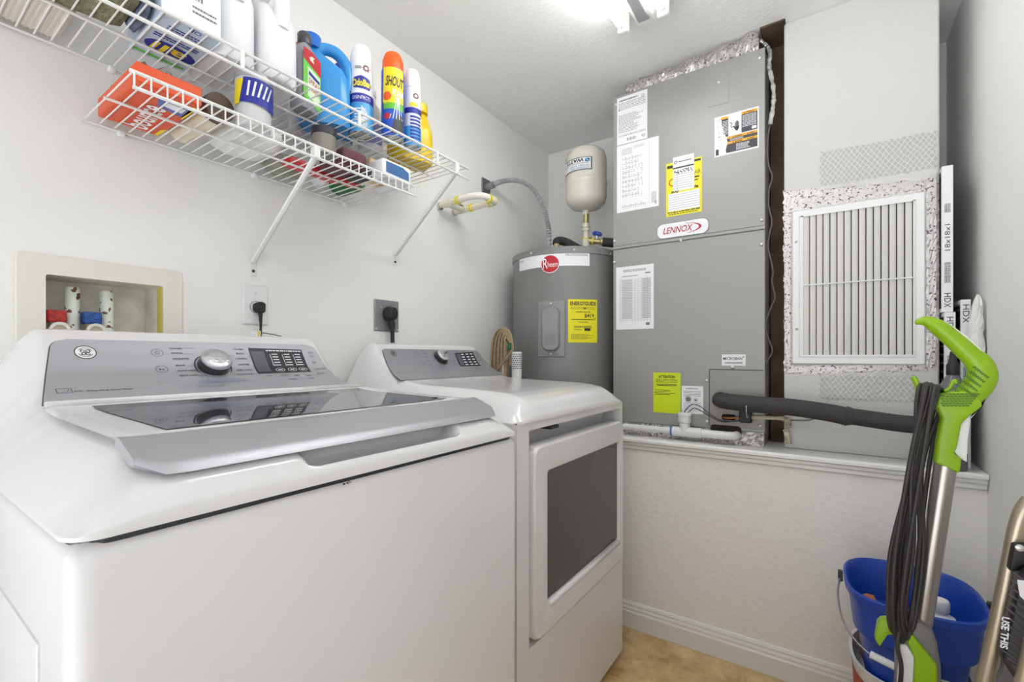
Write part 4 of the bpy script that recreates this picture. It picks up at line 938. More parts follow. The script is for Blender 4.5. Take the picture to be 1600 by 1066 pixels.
MB().tube([v0-dirv*.004, v0+dirv*.018, v0+dirv*.02, v0+dirv*.05, v0+dirv*.055, v0+dirv*.066], [.016, .016, .0125, .0125, .018, .018], 14).build('valve_body', mat('brass', (180, 168, 120), .35, .7), bv, True, 40)
MB().tube([v0+dirv*.012, v0+dirv*.02], .0185, 14).build('cement_ring', M_glue, bv, True, 40)
MB().cyl(v0+dirv*.035, v0+dirv*.035+Vector((0, 0, .03)), .006, seg=10).build('stem', M_chrome, bv)
hd = MB(); hp = v0+dirv*.035+Vector((0, 0, .030)); hd.tube([hp+Vector((-.022, -.004, .010)), hp+Vector((-.012, 0, .012)), hp+Vector((.012, 0, .004)), hp+Vector((.022, .004, -.002))], [.006, .011, .011, .006], 12, ry=[.004, .012, .012, .004]); hd.build('handle', M_blue, bv, True, 50)
i0 = v0+dirv*.064; i1 = Vector((AX0-.004, 0, 0)); tt = (AX0-.003-i0.x)/dirv.x
MB().tube([i0, i0+dirv*tt], .022, 16).build('insulation', M_insul, bv, True, 50)
hp_ = thing('hot_water_line', 'black insulated hot water pipe rising from the left of the water heater', 'pipe', (.255, 2.02, nz))
hx_, hy_ = .228, 2.045
MB().cyl((hx_, hy_, nz-.002), (hx_, hy_, nz+.018), .016, seg=14).build('steel_nipple', M_dark, hp_, True, 40)
MB().cyl((hx_, hy_, nz+.015), (hx_, hy_, nz+.050), .0165, seg=14).build('coupling', M_cpvc, hp_, True, 40)
MB().cyl((hx_, hy_, nz+.048), (hx_, hy_, nz+.054), .018, seg=14).build('cement_ring', M_glue, hp_, True, 40)
MB().cyl((hx_, hy_, nz+.05), (hx_, hy_, nz+.088), .016, seg=14).build('riser', mat('tan pipe', (214, 192, 150), .5), hp_, True, 40)
P = catmull([(hx_, hy_, nz+.082), (hx_+.002, hy_+.006, nz+.10), (hx_+.03, hy_+.03, nz+.098), (hx_+.075, hy_+.06, nz+.070), (hx_+.11, hy_+.085, nz+.045), (hx_+.118, hy_+.10, nz+.035)], 6)
MB().tube(P, .021, 14).build('insulation', M_insul, hp_, True, 50)
# flexible conduit from a wall plate
cz_ = on_x(757, 290, 0)
cdn = thing('flexible_conduit', 'grey corrugated metal conduit arching from a wall plate to the water heater', 'conduit', (0, cz_.y, cz_.z))
pl0 = on_x(752.5, 277, 0); pl1 = on_x(764, 305, 0)
MB().box(.0, .006, pl0.y-.002, pl1.y+.004, pl1.z-.002, pl0.z, .0015, 1).build('wall_plate', mat('galvanised plate', (120, 121, 124), .4, .5), cdn)
ctr = (pl0.y+pl1.y)/2
MB().tube([(.005, ctr, cz_.z-.008), (.05, ctr, cz_.z-.004)], .016, 14).build('connector', mat('zinc fitting', (150, 150, 152), .35, .6), cdn, True, 40)
px_ = [Vector((.045, ctr, cz_.z-.004)), Vector((.085, ctr+.02, cz_.z+.016)), Vector((.135, ctr+.07, cz_.z+.022)), Vector((.185, ctr+.13, cz_.z-.02)), Vector((.222, ctr+.185, cz_.z-.10)), Vector((.243, ctr+.222, cz_.z-.18)), Vector((.248, ctr+.232, nz+.004))]
# pass through the photographed course of the arch
px_ = [Vector((.045, ctr, cz_.z-.004))]+[on_y(u, v, y) for u, v, y in ((783, 284, 1.79), (800, 281.5, 1.82), (818, 285, 1.86), (834, 297, 1.90), (847, 318, 1.94), (854, 341, 1.97), (857.5, 362, 1.985))]
e_ = on_y(858.5, 382, 1.99); px_.append(Vector((e_.x, e_.y, nz+.002)))
P = catmull(px_, 16)
MB().tube(P, [.0112+(.0022 if i % 2 else -.0022) for i in range(len(P))], 16).build('corrugated_tube', mat('corrugated steel', (188, 188, 190), .32, .45), cdn)
MB().cyl((e_.x, e_.y, nz-.002), (e_.x, e_.y, nz+.02), .015, seg=14).build('lower_connector', mat('zinc fitting', (150, 150, 152), .35, .6), cdn, True, 40)

# cream pipe loop on the left wall
lp_ = thing('wall_pipe_loop', 'cream plastic pipe loop with yellow cement sticking out of the left wall', 'pipe', on_x(695, 325, 0))
y1_, y2_, zl_ = on_x(686, 320, 0).y, on_x(709, 333, 0).y, 1.728
xe = .225
MB().tube([(.001, y1_, zl_), (.13, y1_, zl_+.004)], .0125, 14).build('arm', M_cpvc, lp_, True, 40)
MB().tube([(.001, y2_, zl_-.006), (.19, y2_, zl_)], .0125, 14).build('arm', M_cpvc, lp_, True, 40)
MB().tube(catmull([(.12, y1_, zl_+.004), (.16, y1_+.002, zl_+.007), (.205, y1_+.02, zl_+.008), (.222, y1_+.05, zl_+.006), (.222, y2_-.02, zl_+.003)], 6), .0135, 14).build('bend', mat('white pipe', (234, 232, 226), .4), lp_, True, 40)
MB().tube(catmull([(.225, y2_-.03, zl_+.002), (.226, y2_-.008, zl_+.001), (.216, y2_, zl_), (.19, y2_, zl_)], 6), .0165, 14).build('elbow', M_cpvc, lp_, True, 40)
MB().tube([(.05, y1_, zl_+.001), (.055, y2_, zl_-.003)], .0145, 14).build('crossbar', mat('printed cream pipe', (222, 218, 204), .4), lp_, True, 40)
for (x, y) in ((.055, y1_), (.058, y2_)): MB().tube([(x-.02, y, zl_), (x+.02, y, zl_)], .0165, 14).build('coupling', M_cpvc, lp_, True, 40)
for (p, q_) in (((.10, y1_, zl_+.003), (.112, y1_, zl_+.003)), ((.095, y2_, zl_-.002), (.107, y2_, zl_-.002)), ((.20, y2_, zl_), (.208, y2_, zl_)), ((.2235, y2_-.042, zl_+.004), (.2235, y2_-.028, zl_+.003))): MB().tube([p, q_], .0172, 14).build('cement_ring', M_glue, lp_, True, 40)
for t0 in (0, 1):
    yy = y1_+.018; k = MB()
    for i in range(7): k.tube([(.0505+.0005*i, yy+.010*i, zl_+.001), (.0506+.0005*i, yy+.010*i+.005, zl_+.001)], .0149, 10)
    if t0 == 0: k.build('print_mark', M_dark, lp_)
    else: k.bm.free()
for (x, y) in ((.004, y1_), (.004, y2_)): MB().tube([(.001, y, zl_-.003), (x+.006, y, zl_-.003)], .0165, 14).build('escutcheon', M_chrome, lp_, True, 40)
# ---------------------------------------------------------------- wire shelves
ZU, ZLO = CAMZ+.663, CAMZ+.523            # wire levels of the two shelves
def shelf(name, label, y0, y1, zt, lip, close, bracket_ys, brace_ys, foot):
    t = thing(name, label, 'shelf', (.16, (y0+y1)/2, zt), None)
    XB, XM, XF = .012, .165, .311
    def rod(n_, p, q, r, par=t): return MB().tube([p, q], r, 8).build(n_, M_wire, par, True, 40)
    rod('back_rail', (XB, y0, zt-.004), (XB, y1, zt-.004), .0032)
    rod('middle_rail', (XM, y0, zt-.005), (XM, y1-(.01 if close else .03), zt-.005), .0030)
    rod('front_rail', (XF, y0, zt-.001), (XF, y1, zt-.001), .0036)
    rod('lip_rail', (XF+.003, y0+.004, zt-lip), (XF+.003, y1, zt-lip), .0036)
    dk = MB(); n = int((y1-y0)/.0254)
    for i in range(n+1):
        y = y0+.006+(y1-y0-.012)*i/n
        dk.tube([(XB-.001, y, zt), (XF, y, zt+.0005)]+([(XF+.0035, y, zt-.003), (XF+.0035, y, zt-lip)] if close else []), .0017, 6)
    dk.build('wire_deck', M_wire, t, True, 40)
    for y in brace_ys: MB().box(XF+.001, XF+.0045, y-.0045, y+.0045, zt-lip-.002, zt+.002, .001, 1).build('front_brace', M_wire, t)
    for y in bracket_ys:
        b_ = MB(); z0 = foot; z1 = zt-lip+.004
        b_.tube([(.006, y, z0+.012), (XF-.002, y, z1)], .0055, 8, ry=.0085)
        b_.box(.0005, .004, y-.010, y+.010, z0-.028, z0+.016, .0018, 1); b_.box(XF-.012, XF+.008, y-.008, y+.008, z1-.006, zt-.004, .002, 1)
        br = b_.build('bracket', M_wire, t); MB().lathe([(.0045, -.001), (.0042, .0018), (1e-6, .0024)], seg=12, M=Matrix.Translation((.004, y, z0-.014)) @ Matrix.Rotation(pi/2, 4, 'Y')).build('bracket_screw', M_dark, br)
    yy = y0+.07
    while yy < y1: MB().box(.0005, .018, yy-.007, yy+.007, zt-.014, zt-.0005, .004, 2).build('wall_clip', M_whitep, t, True, 40); yy += .30
    return t
shelf('wire_shelf', 'upper white wire shelf with a smooth rail and bottles on top, on the left wall', -.32, 1.254, ZU, .040, False, (1.19,), (-.11, .19, .492, .794, 1.096), 1.462)
shelf('wire_shelf', 'lower white wire shelf with a ladder-like lip, holding the orange box', .297, 1.003, ZLO, .031, True, (.667,), (), 1.348)
k = MB(); k.box(.02, .30, 1.003, 1.0055, ZLO-.03, ZLO-.001, 0); 
k.bm.free()
S0 = ZU+.0022; S1 = ZLO+.0022     # what stands on them

# ---- helpers for goods
M_lab = MATS['white paper']
def facing(c, r, z0): return Cyl(c[0], c[1], r, atan2(CAMY-c[1], CAMX-c[0]), z0)
def body(prof, c, z0, m, t, name='body', seg=30, sx=1, sy=1, smooth=40): return MB().lathe(prof, (c[0], c[1], z0), seg, sx, sy).build(name, m, t, True, smooth)
def jug(name, label, c, sx, sy, h, col, capcol, rot=0, neck_off=.25, z0=None, cap_h=.028, lug=True):
    """a laundry jug: loft that narrows to an off-centre neck, with a handle over an open hole"""
    z0 = S0 if z0 is None else z0; t = thing(name, label, 'jug', (c[0], c[1], z0))
    R = Matrix.Translation((c[0], c[1], z0)) @ Matrix.Rotation(rot, 4, 'Z')
    lv = [(0, .92, 0), (.03, 1, 0), (.35, 1, 0), (.52, .98, 0), (.66, .80, .02), (.78, .50, .16), (.87, .30, neck_off), (.90, .26, neck_off), (.95, .26, neck_off)]
    rings = []
    for f_, k_, off in lv: rings.append([R @ Vector((x+off*sx*2, y, f_*h)) for x, y in rrect(sx*k_, sy*min(1, k_*1.15), min(sx, sy)*k_*.7, 6)])
    MB().loft(rings).build('body', col, t, True, 50)
    nk = R @ Vector((neck_off*sx*2, 0, 0)); MB().lathe([(sy*.62, .89*h), (sy*.62, .89*h+cap_h), (sy*.55, .89*h+cap_h+.004), (1e-6, .89*h+cap_h+.004)], (nk.x, nk.y, z0), 22).build('cap', capcol, t, True, 40)
    P = catmull([R @ Vector(p) for p in ((sx*.30, 0, .88*h), (0, 0, .93*h), (-sx*.45, 0, .91*h), (-sx*.82, 0, .80*h), (-sx*.93, 0, .64*h), (-sx*.88, 0, .48*h))], 6)
    MB().tube(P, [sy*.34]*len(P), 14, ry=[sy*.40]*len(P)).build('handle', col, t, True, 60)
    return t, R
M_jugw = mat('white jug plastic', (238, 238, 240), .35); M_bluej = mat('bright blue jug plastic', (58, 150, 218), .25); M_yelj = mat('yellow jug plastic', (236, 200, 20), .3)
M_bcap = mat('blue cap', (30, 110, 205), .35); M_navy = mat('navy print', (36, 44, 150), .45); M_ygold = mat('gold print', (240, 214, 30), .45); M_green = mat('leaf green', (98, 190, 60), .4)
M_orange = mat('bright orange', (236, 92, 20), .4); M_can = mat('white can', (238, 238, 238), .28); M_metal = mat('bare tin', (190, 190, 185), .25, .9)
M_sky = mat('sky blue print', (70, 160, 215), .35)

# ---- upper shelf, left to right
bin_ = thing('ribbed_bin', 'white ribbed plastic bin at the far left end of the upper shelf', 'bin', (.09, .12, S0))
k = MB(); k.box(.018, .150, -.12, .262, S0, S0+.15, .012, 3); bo = k.build('bin_body', mat('ivory plastic', (226, 221, 210), .45), bin_, True, 40)
k = MB()
for i in range(44): y = -.105+.0082*i; k.box(.024, .146, y, y+.004, S0-.0006, S0+.003)
k.build('ribbed_base', mat('ivory plastic rib', (206, 200, 188), .5), bo)
tw = MB(); rr = random.Random(2)
M_towel = mat('olive towel', (134, 137, 106), .95, bump=3, scale=120, var=.25, vscale=60)
for L_ in range(4):
    z = S0+.0005+.028*L_; rings = []
    for i in range(13):
        t = i/12; e = min(t, 1-t); hx_ = .068*(1 if e > .08 else .88); rings.append([Vector((.225+x+.004*sin(9*t+L_), .12+.20*t, z+.014+y)) for x, y in rrect(hx_, .0138*(1 if e > .05 else .8), .012, 4)])
    tw.loft(rings)
tag(tw.build('folded_towel', M_towel, None, True), 'folded olive green towel on the upper shelf', 'towel')
tw = MB(); rings = []
for i in range(9):
    t = i/8; e = min(t, 1-t); rings.append([Vector((.235+x-.02*t, .324+.020*t, S0+.0005+.05+y)) for x, y in rrect(.055*(1 if e > .1 else .75), .05*(1 if e > .1 else .8), .025, 5)])
tw.loft(rings); tag(tw.build('blue_cloth', mat('grey blue cloth', (112, 124, 150), .9, bump=2, scale=60, var=.35, vscale=30), None, True), 'rolled grey-blue cloth between the green towel and the carton', 'cloth')
# detergent carton
cx0, cx1, cy0, cy1 = .112, .297, .350, .456
ct = thing('detergent_carton', 'pale blue dryer sheet carton with a blue and yellow oval, upper shelf', 'carton', ((cx0+cx1)/2, (cy0+cy1)/2, S0))
MB().box(cx0, cx1, cy0, cy1, S0+.0008, S0+.155, .0015, 1).build('box', mat('pale blue card', (196, 212, 226), .4), ct)
BF = Plane(((cx0+cx1)/2, (cy0+cy1)/2, S0+.0008), (0, -1, 0), (-1, 0, 0), (0, 0, -1))     # bottom face, print upside down
k = MB(); k.disc(BF, (-.004, .030), .047, .029, .0004, rot=-.08); k.build('oval', M_navy, ct)
k = MB(); k.text(BF, 'all', (-.032, .016), (.028, .012), .0008, hs=.034, bold=.02); k.build('lettering', M_ygold, ct)
k = MB(); k.rect(BF, -.046, .05, .072, .083, .0004); k.build('green_band', M_green, ct)
k = MB(); k.text(BF, 'OIL', (-.02, -.088), (.005, -.088), .0004, hs=.012); k.greek(BF, -.03, .03, -.065, -.04, 3, .0004, .5, 4, .12); k.greek(BF, -.04, .04, -.022, -.006, 2, .0004, .6, 6, .14); k.build('print', M_navy, ct)
FF = Plane((cx1, (cy0+cy1)/2, S0), (0, 1, 0), (0, 0, 1), (1, 0, 0))
k = MB(); k.rect(FF, -.0525, .0525, .002, .153, .0004); k.build('front_face', M_paper, ct)
k = MB()
for i in range(10): k.rect(FF, -.03+.005*i, -.0275+.005*i+(.001 if i % 3 == 0 else 0), .06, .10, .0008)
k.greek(FF, 0, .045, .03, .05, 2, .0008, .4, 3, .1); k.build('barcode', M_inkg, ct)
# two white jugs
t, R = jug('white_jug', 'white detergent jug with an oval emblem, left one of the pair', (.185, .504), .085, .046, .285, M_jugw, M_whitep, pi)
# emblem on its left-front side
EM = Plane((.235, .4585, S0), (1, 0, 0), (0, 0, 1), (0, -1, 0)); k = MB(); k.disc(EM, (0, .13), .019, .034, .0008, base=-.004); o = k.build('emblem', M_navy, t); k = MB(); k.text(EM, 'all', (-.013, .118), (.014, .118), .0014, hs=.022, bold=.04); k.build('emblem_lettering', M_ygold, o)
t, R = jug('white_jug', 'white detergent jug without emblem, right one of the pair', (.185, .606), .088, .046, .275, M_jugw, M_whitep, pi)
SJ = Plane((.274, .622, S0), (0, 1, 0), (0, 0, 1), (1, 0, 0)); 
# red-capped and dark bottles behind the spray refill
t = thing('red_cap_bottle', 'slim bottle with a red cap behind the green-labelled bottle', 'bottle', (.11, .705, S0)); c = (.042, .772)
body([(.018, 0), (.020, .004), (.020, .19), (.012, .225), (.012, .235)], c, S0, mat('white slim bottle', (228, 226, 224), .35), t)
body([(.015, .232), (.0155, .234), (.0145, .268), (.008, .276), (1e-6, .277)], c, S0, mat('red cap', (215, 60, 34), .35), t, 'cap')
# spray refill bottle with green label
c = (.180, .716); t = thing('stain_remover_bottle', 'white stain remover bottle with red and green label and dark cap', 'bottle', (*c, S0)); rz = radians(20)
R = Matrix.Translation((c[0], c[1], S0)) @ Matrix.Rotation(rz, 4, 'Z') @ Matrix.Diagonal((1, 1, .84, 1))
rings = [[R @ Vector((x, y, z)) for x, y in rrect(a, b_, min(a, b_)*.75, 6)] for z, a, b_ in ((0, .023, .036), (.004, .025, .038), (.165, .025, .038), (.195, .021, .030), (.215, .014, .016), (.222, .014, .015))]
MB().loft(rings).build('body', mat('grey bottle plastic', (150, 150, 158), .3), t, True, 40)
k = MB(); cc = R @ Vector((0, 0, 0)); k.lathe([(.017, .183), (.018, .185), (.018, .211), (.014, .216), (1e-6, .217)], (cc.x, cc.y, S0), 22); k.build('cap', mat('charcoal cap', (74, 74, 78), .35), t, True, 40)
SB = Plane(R @ Vector((.0255, 0, 0)), R.to_3x3() @ Vector((0, 1, 0)), (0, 0, .84), R.to_3x3() @ Vector((1, 0, 0)))
k = MB(); k.poly(SB, [(-.036, .03), (.034, .012), (.034, .158), (-.036, .162)], .0006); o = k.build('label', mat('green label', (106, 206, 70), .4), t)
k = MB(); k.poly(SB, [(-.036, .150), (.034, .130), (.034, .182), (.0, .19), (-.036, .186)], .001); k.build('red_band', M_red, o)
k = MB(); k.poly(SB, [(-.020, .04), (.030, .03), (.030, .125), (-.020, .135)], .001); k.poly(SB, [(-.01, .158), (.006, .156), (.002, .168), (.008, .176), (-.004, .174), (-.014, .166)], .0014); k.build('pale_field', mat('pale green', (214, 236, 200), .45), o)
k = MB(); k.text(SB, 'SPRAY', (-.017, .085), (.028, .080), .0014, hs=.016, bold=.01); k.text(SB, 'WASH', (-.015, .063), (.028, .058), .0014, hs=.016, bold=.01); k.build('lettering', mat('magenta print', (196, 70, 110), .45), o)
k = MB(); k.poly(SB, [(-.016, .110), (.028, .102), (.028, .112), (-.016, .122)], .0014); k.build('dark_strip', M_navy, o)
# blue jug
t, R = jug('blue_jug', 'bright blue softener jug with blue cap on the upper shelf', (.146, .800), .070, .042, .250, M_bluej, M_bcap, radians(-123), .25, cap_h=.034)
# clear bottle with blue cap
c = (.060, .915); t = thing('clear_bottle', 'tall frosted bottle with a small blue cap behind the white spray can', 'bottle', (*c, S0))
body([(.032, 0), (.035, .004), (.035, .17), (.030, .205), (.016, .238), (.014, .252)], c, S0, mat('frosted plastic', (212, 216, 226), .3), t)
body([(.017, .250), (.018, .251), (.017, .276), (1e-6, .277)], c, S0, mat('cobalt cap', (24, 62, 180), .35), t, 'cap')
body([(.0354, .02), (.0356, .022), (.0356, .12), (.0354, .122)], c, S0, M_sky, t, 'label_band')
# spray cans
def can(label, c, r, h, capm, tilt=0, caph=.06):
    t = thing('spray_can', label, 'spray can', (*c, S0)); hb_ = h-caph
    body([(r*.86, .002), (r*.94, 0), (r, .004), (r, hb_-.012), (r*.93, hb_)], c, S0, M_can, t, 'can')
    body([(r*.80, .003), (r*.84, -.0005), (r*.9, .001)], c, S0, M_metal, t, 'base_rim')
    body([(r*.96, hb_-.002), (r*.97, hb_), (r*.92, hb_+caph*.62), (r*.74, h-.004), (r*.66, h), (1e-6, h)], c, S0, capm, t, 'cap')
    return t, facing(c, r, S0), hb_
c = (.197, .889); t, S, hb_ = can('white and blue spray can, the taller one with a yellow logo', c, .0345, .264, mat('white cap', (240, 240, 242), .3), caph=.075)
k = MB(); k.rect(S, -.075, .075, .0, .085, .0006, 24); k.build('blue_field', M_sky, t)
k = MB(); k.rect(S, -.075, .075, .085, .112, .0008, 24); k.build('navy_band', M_navy, t)
k = MB(); k.poly(S, [(-.028+.0, .142), (-.022, .128), (.024, .124), (.032, .140), (.024, .158), (0, .164), (-.022, .158)], .0008); o = k.build('logo_shape', M_navy, t)
k = MB(); k.text(S, 'OdoBan', (-.026, .133), (.028, .133), .0014, hs=.019, bold=.04); k.build('logo_lettering', M_ygold, o)
k = MB(); k.text(S, 'DISINFECTS', (-.026, .094), (.028, .094), .0014, hs=.010); k.greek(S, -.02, .03, .02, .07, 6, .0012, .4, 3, .2, True)
for i in range(5): k.rect(S, .0+.0035*i, .002+.0035*i, .012, .075-.004*i, .0012)
k.build('white_print', M_paper, t)
k = MB(); k.ring(S, (.014, .188), .008, .005, .0012); 
for i in range(10): a = 2*pi*i/10; k.stroke(S, [(.014+.008*cos(a), .188+.008*sin(a)), (.014+.0115*cos(a), .188+.0115*sin(a))], .002, .0012)
k.build('emblem', mat('maroon print', (120, 44, 70), .5), t); k = MB(); k.greek(S, -.018, .0, .184, .192, 2, .0012, .5, 2, .3); k.build('fine_print', M_inkg, t)
c = (.255, .961); t, S, hb_ = can('spray can with orange cap and yellow-blue label', c, .034, .260, M_orange, caph=.058)
k = MB(); k.rect(S, -.10, .10, 0, .205, .0006, 32); k.build('blue_wrap', mat('strong blue', (26, 82, 190), .4), t)
k = MB(); k.poly(S, [(-.034, .105), (-.028, .095), (.036, .100), (.036, .203), (-.030, .206)], .0010); k.build('yellow_field', M_ygold, t)
k = MB(); k.poly(S, [(-.03, .08), (.036, .078), (.036, .097), (-.03, .100)], .0010); k.build('green_stripe', M_green, t)
k = MB(); k.disc(S, (-.018, .118), .013, .013, .0014); k.build('orange_spot', M_orange, t)
k = MB(); k.text(S, 'SHOUT', (-.022, .150), (.032, .146), .0020, hs=.028, bold=.02, shear=.15); k.build('lettering', M_ink, t)
k = MB(); k.text(S, 'FOAM', (-.002, .118), (.032, .116), .0020, hs=.020, bold=.02)
for i in range(5): k.stroke(S, [(.014+.002*i-.004, .115), (-.006+.010*i-.004, .05)], .0022, .0014)
k.build('white_print', M_paper, t); k = MB(); k.disc(S, (-.018, .058), .010, .010, .0014); k.build('red_seal', M_red, t)
k = MB(); k.poly(S, [(-.006, .006), (.036, .006), (.036, .06), (.016, .068), (.0, .04)], .0012); k.build('black_patch', MATS['label black'], t)
c = (.262, 1.034); t, S, hb_ = can('white and blue spray can, the shorter one beside the yellow jug', c, .0275, .245, MATS['white cap'], caph=.06)
k = MB(); k.rect(S, -.07, .07, .0, .06, .0006, 24); k.build('blue_field', M_sky, t); k = MB(); k.rect(S, -.07, .07, .10, .118, .0006, 24); k.build('navy_band', M_navy, t)
k = MB()
for i in range(7): k.rect(S, -.006, .03, .02+.011*i, .026+.011*i, .0010, 6)
k.build('print', M_navy, t); k = MB(); k.ring(S, (.012, .155), .009, .005, .0010); k.build('emblem', MATS['maroon print'], t)
k = MB(); k.disc(S, (.004, .127), .014, .007, .0010); k.build('yellow_spot', M_ygold, t)
# white round tub and yellow jug
c = (.118, .985); t = thing('white_tub', 'white bottle with a violet print standing behind the spray cans', 'bottle', (*c, S0))
body([(.036, 0), (.040, .004), (.040, .10), (.034, .14), (.018, .165), (.017, .19)], c, S0, M_jugw, t); S = facing(c, .040, S0)
k = MB(); k.rect(S, -.03, .045, .02, .085, .0006, 14); k.build('label', mat('lavender label', (150, 150, 205), .45), t)
body([(.019, .186), (.019, .205), (1e-6, .207)], c, S0, MATS['white cap'], t, 'cap')
t, R = jug('yellow_jug', 'yellow jug at the right end of the upper shelf', (.165, 1.115), .075, .050, .205, M_yelj, M_yelj, radians(70), .22)

# ---- lower shelf
bx = (.040, .272, .318, .430)
t = thing('orange_box', 'orange dryer sheet box with white lettering, left end of the lower shelf', 'box', ((bx[0]+bx[1])/2, (bx[2]+bx[3])/2, S1))
MB().box(bx[0], bx[1], bx[2], bx[3], S1+.0006, S1+.040, .002, 1).build('box', mat('orange card', (226, 84, 34), .4), t)
BF = Plane(((bx[0]+bx[1])/2, (bx[2]+bx[3])/2, S1+.0006), (1, 0, 0), (0, 1, 0), (0, 0, -1))
BB = Plane(((bx[0]+bx[1])/2, (bx[2]+bx[3])/2, S1+.0006), (1, 0, 0), (0, -1, 0), (0, 0, -1))
k = MB(); k.text(BB, 'bounce', (-.100, -.026), (.040, -.018), .0010, hs=.046, bold=.015); k.build('lettering', mat('white print', (240, 240, 238), .4), t)
k = MB(); k.poly(BB, [(.030, -.05), (.085, -.052), (.085, .01), (.045, .0)], .0006); k.build('picture_patch', mat('violet print', (92, 104, 170), .4), t)
k = MB(); k.poly(BB, [(-.110, -.052), (-.06, -.054), (-.075, -.045), (-.110, -.045)], .0006); k.poly(BB, [(.02, -.054), (.10, -.054), (.10, -.046), (.03, -.048)], .0006); k.build('yellow_flash', M_ygold, t)
k = MB(); k.poly(BB, [(.05, -.042), (.075, -.042), (.078, -.01), (.055, -.008)], .0010); k.build('white_patch', M_paper, t)
# crumpled clear film on the box
k = MB(); rr = random.Random(17); k.grid(lambda i, j: Vector((.06+.20*i, .325+.10*j, S1+.043+.030*rr.random()-.018*abs(2*j-1))), 14, 10)
tag(k.build('plastic_film', mat('clear crinkled film', (236, 236, 236), .12, trans=.85, ior=1.04), None, True), 'crumpled clear plastic film lying on the orange box', 'plastic bag')
# cream roll with a brown end
t = thing('cream_roll', 'cream roll with a brown end next to the orange box', 'roll', (.15, .475, S1)); 
MB().tube([(.045, .475, S1+.032), (.05, .475, S1+.032), (.21, .478, S1+.032), (.215, .478, S1+.032)], [.027, .032, .032, .028], 26).build('roll', mat('cream paper', (226, 214, 188), .7), t, True, 40)
MB().tube([(.2155, .478, S1+.032), (.240, .479, S1+.032)], [.031, .031], 22).build('end', mat('dark brown plastic', (84, 62, 52), .45), t, True, 40)
# white bag
def pillow(cx, cy, sx, sy, h, z0, seed, nu=22, nv=16, amp=.006):
    rr = random.Random(seed); k = MB(); rings = []
    for i in range(nv+1):
        f_ = i/nv; z = z0+h*(.5-.5*cos(pi*f_)); s_ = max(.05, sin(pi*min(.97, max(.03, f_)))**.45)
        rings.append([Vector((cx+(sx*s_+rr.uniform(-amp, amp))*math.copysign(abs(cos(a))**.6, cos(a)), cy+(sy*s_+rr.uniform(-amp, amp))*math.copysign(abs(sin(a))**.6, sin(a)), z)) for a in [2*pi*q/nu for q in range(nu)]])
    k.loft(rings); return k
t = tag(pillow(.120, .592, .080, .072, .075, S1+.0004, 3).build('white_package', mat('soft white plastic', (234, 233, 230), .4, bump=1.5, scale=30), None, True), 'puffy white plastic package beside the cream roll on the lower shelf', 'package')
# round tub with blue and yellow label
c = (.254, .545); t = thing('round_tub', 'white tub with a blue and yellow label on the lower shelf', 'tub', (*c, S1))
body([(.033, 0), (.036, .003), (.039, .105), (.039, .11)], c, S1, mat('grey white tub', (206, 206, 206), .35), t); S = facing(c, .0380, S1)
k = MB(); k.quad(S, ((-.035, .05), (.06, .04), (.06, .104), (-.02, .104)), .0024, 20, 4); k.build('blue_label', M_navy, t); k = MB(); k.poly(S, [(-.050, .045), (-.03, .045), (-.02, .10), (-.038, .10)], .003); k.build('yellow_patch', M_ygold, t)
k = MB()
for i in range(5): k.stroke(S, [(-.012+.010*i, .062), (-.008+.012*i, .096)], .004, .0032)
k.build('white_strokes', M_paper, t); body([(.041, .108), (.041, .120), (.037, .124), (1e-6, .124)], c, S1, mat('silver lid', (180, 180, 184), .3, .4), t, 'lid')
# grey jar
c = (.262, .722); t = thing('grey_jar', 'short grey lidded jar beside the blue and yellow tub', 'jar', (*c, S1)); body([(.026, 0), (.030, .003), (.030, .055)], c, S1, mat('grey jar glass', (132, 128, 120), .3), t); body([(.032, .054), (.032, .072), (1e-6, .073)], c, S1, M_dark, t, 'lid')
# maroon pouch, red folder, black pouch
tag(MB().box(.165, .285, .765, .845, S1+.0004, S1+.045, .012, 3).build('maroon_pouch', mat('maroon cloth', (104, 62, 74), .8), None, True), 'maroon cloth pouch in the middle of the lower shelf', 'pouch')
t = thing('sponge_pack', 'flat olive and grey bag at the back of the lower shelf', 'bag', (.055, .735, S1)); pillow(.062, .735, .044, .062, .05, S1+.0004, 6).build('bag_body', mat('olive grey bag', (150, 148, 132), .5, var=.3, vscale=30, bump=1.5, scale=30), t, True)
def slab(name, label, cat, x0, x1, y0, y1, h, m, dz=0): return tag(MB().box(x0, x1, y0, y1, S1+.0004+dz, S1+h+dz, .004, 2).build(name, m, None, True), label, cat)
slab('red_packet', 'flat red packet lying on the lower shelf, longer one', 'packet', .112, .155, .690, .860, .022, mat('red packet', (206, 52, 56), .4))
slab('red_packet', 'small red packet beside the green bottle on the lower shelf', 'packet', .125, .165, .868, .912, .030, mat('scarlet packet', (220, 40, 44), .35))
slab('black_pouch', 'black flat pouch behind the maroon pouch on the lower shelf', 'pouch', .170, .250, .850, .895, .03, mat('black cloth', (62, 60, 66), .7))
slab('wood_block', 'pale wooden block standing on the lower shelf', 'block', .205, .225, .90, .955, .075, mat('pale wood', (214, 186, 142), .6, var=.12, vscale=40))
# small white bottle with violet cap, lying
t = thing('small_bottle', 'small white bottle with a violet cap lying beside the green bottle', 'bottle', (.07, .825, S1))
MB().tube([(.040, .842, S1+.021), (.046, .841, S1+.021), (.085, .832, S1+.021), (.098, .829, S1+.021), (.102, .828, S1+.021)], [.014, .020, .020, .012, .009], 20).build('bottle_body', M_jugw, t, True, 50)
MB().tube([(.100, .8285, S1+.021), (.118, .824, S1+.021)], [.010, .010], 16).build('cap', mat('violet cap', (92, 60, 190), .4), t, True, 40)
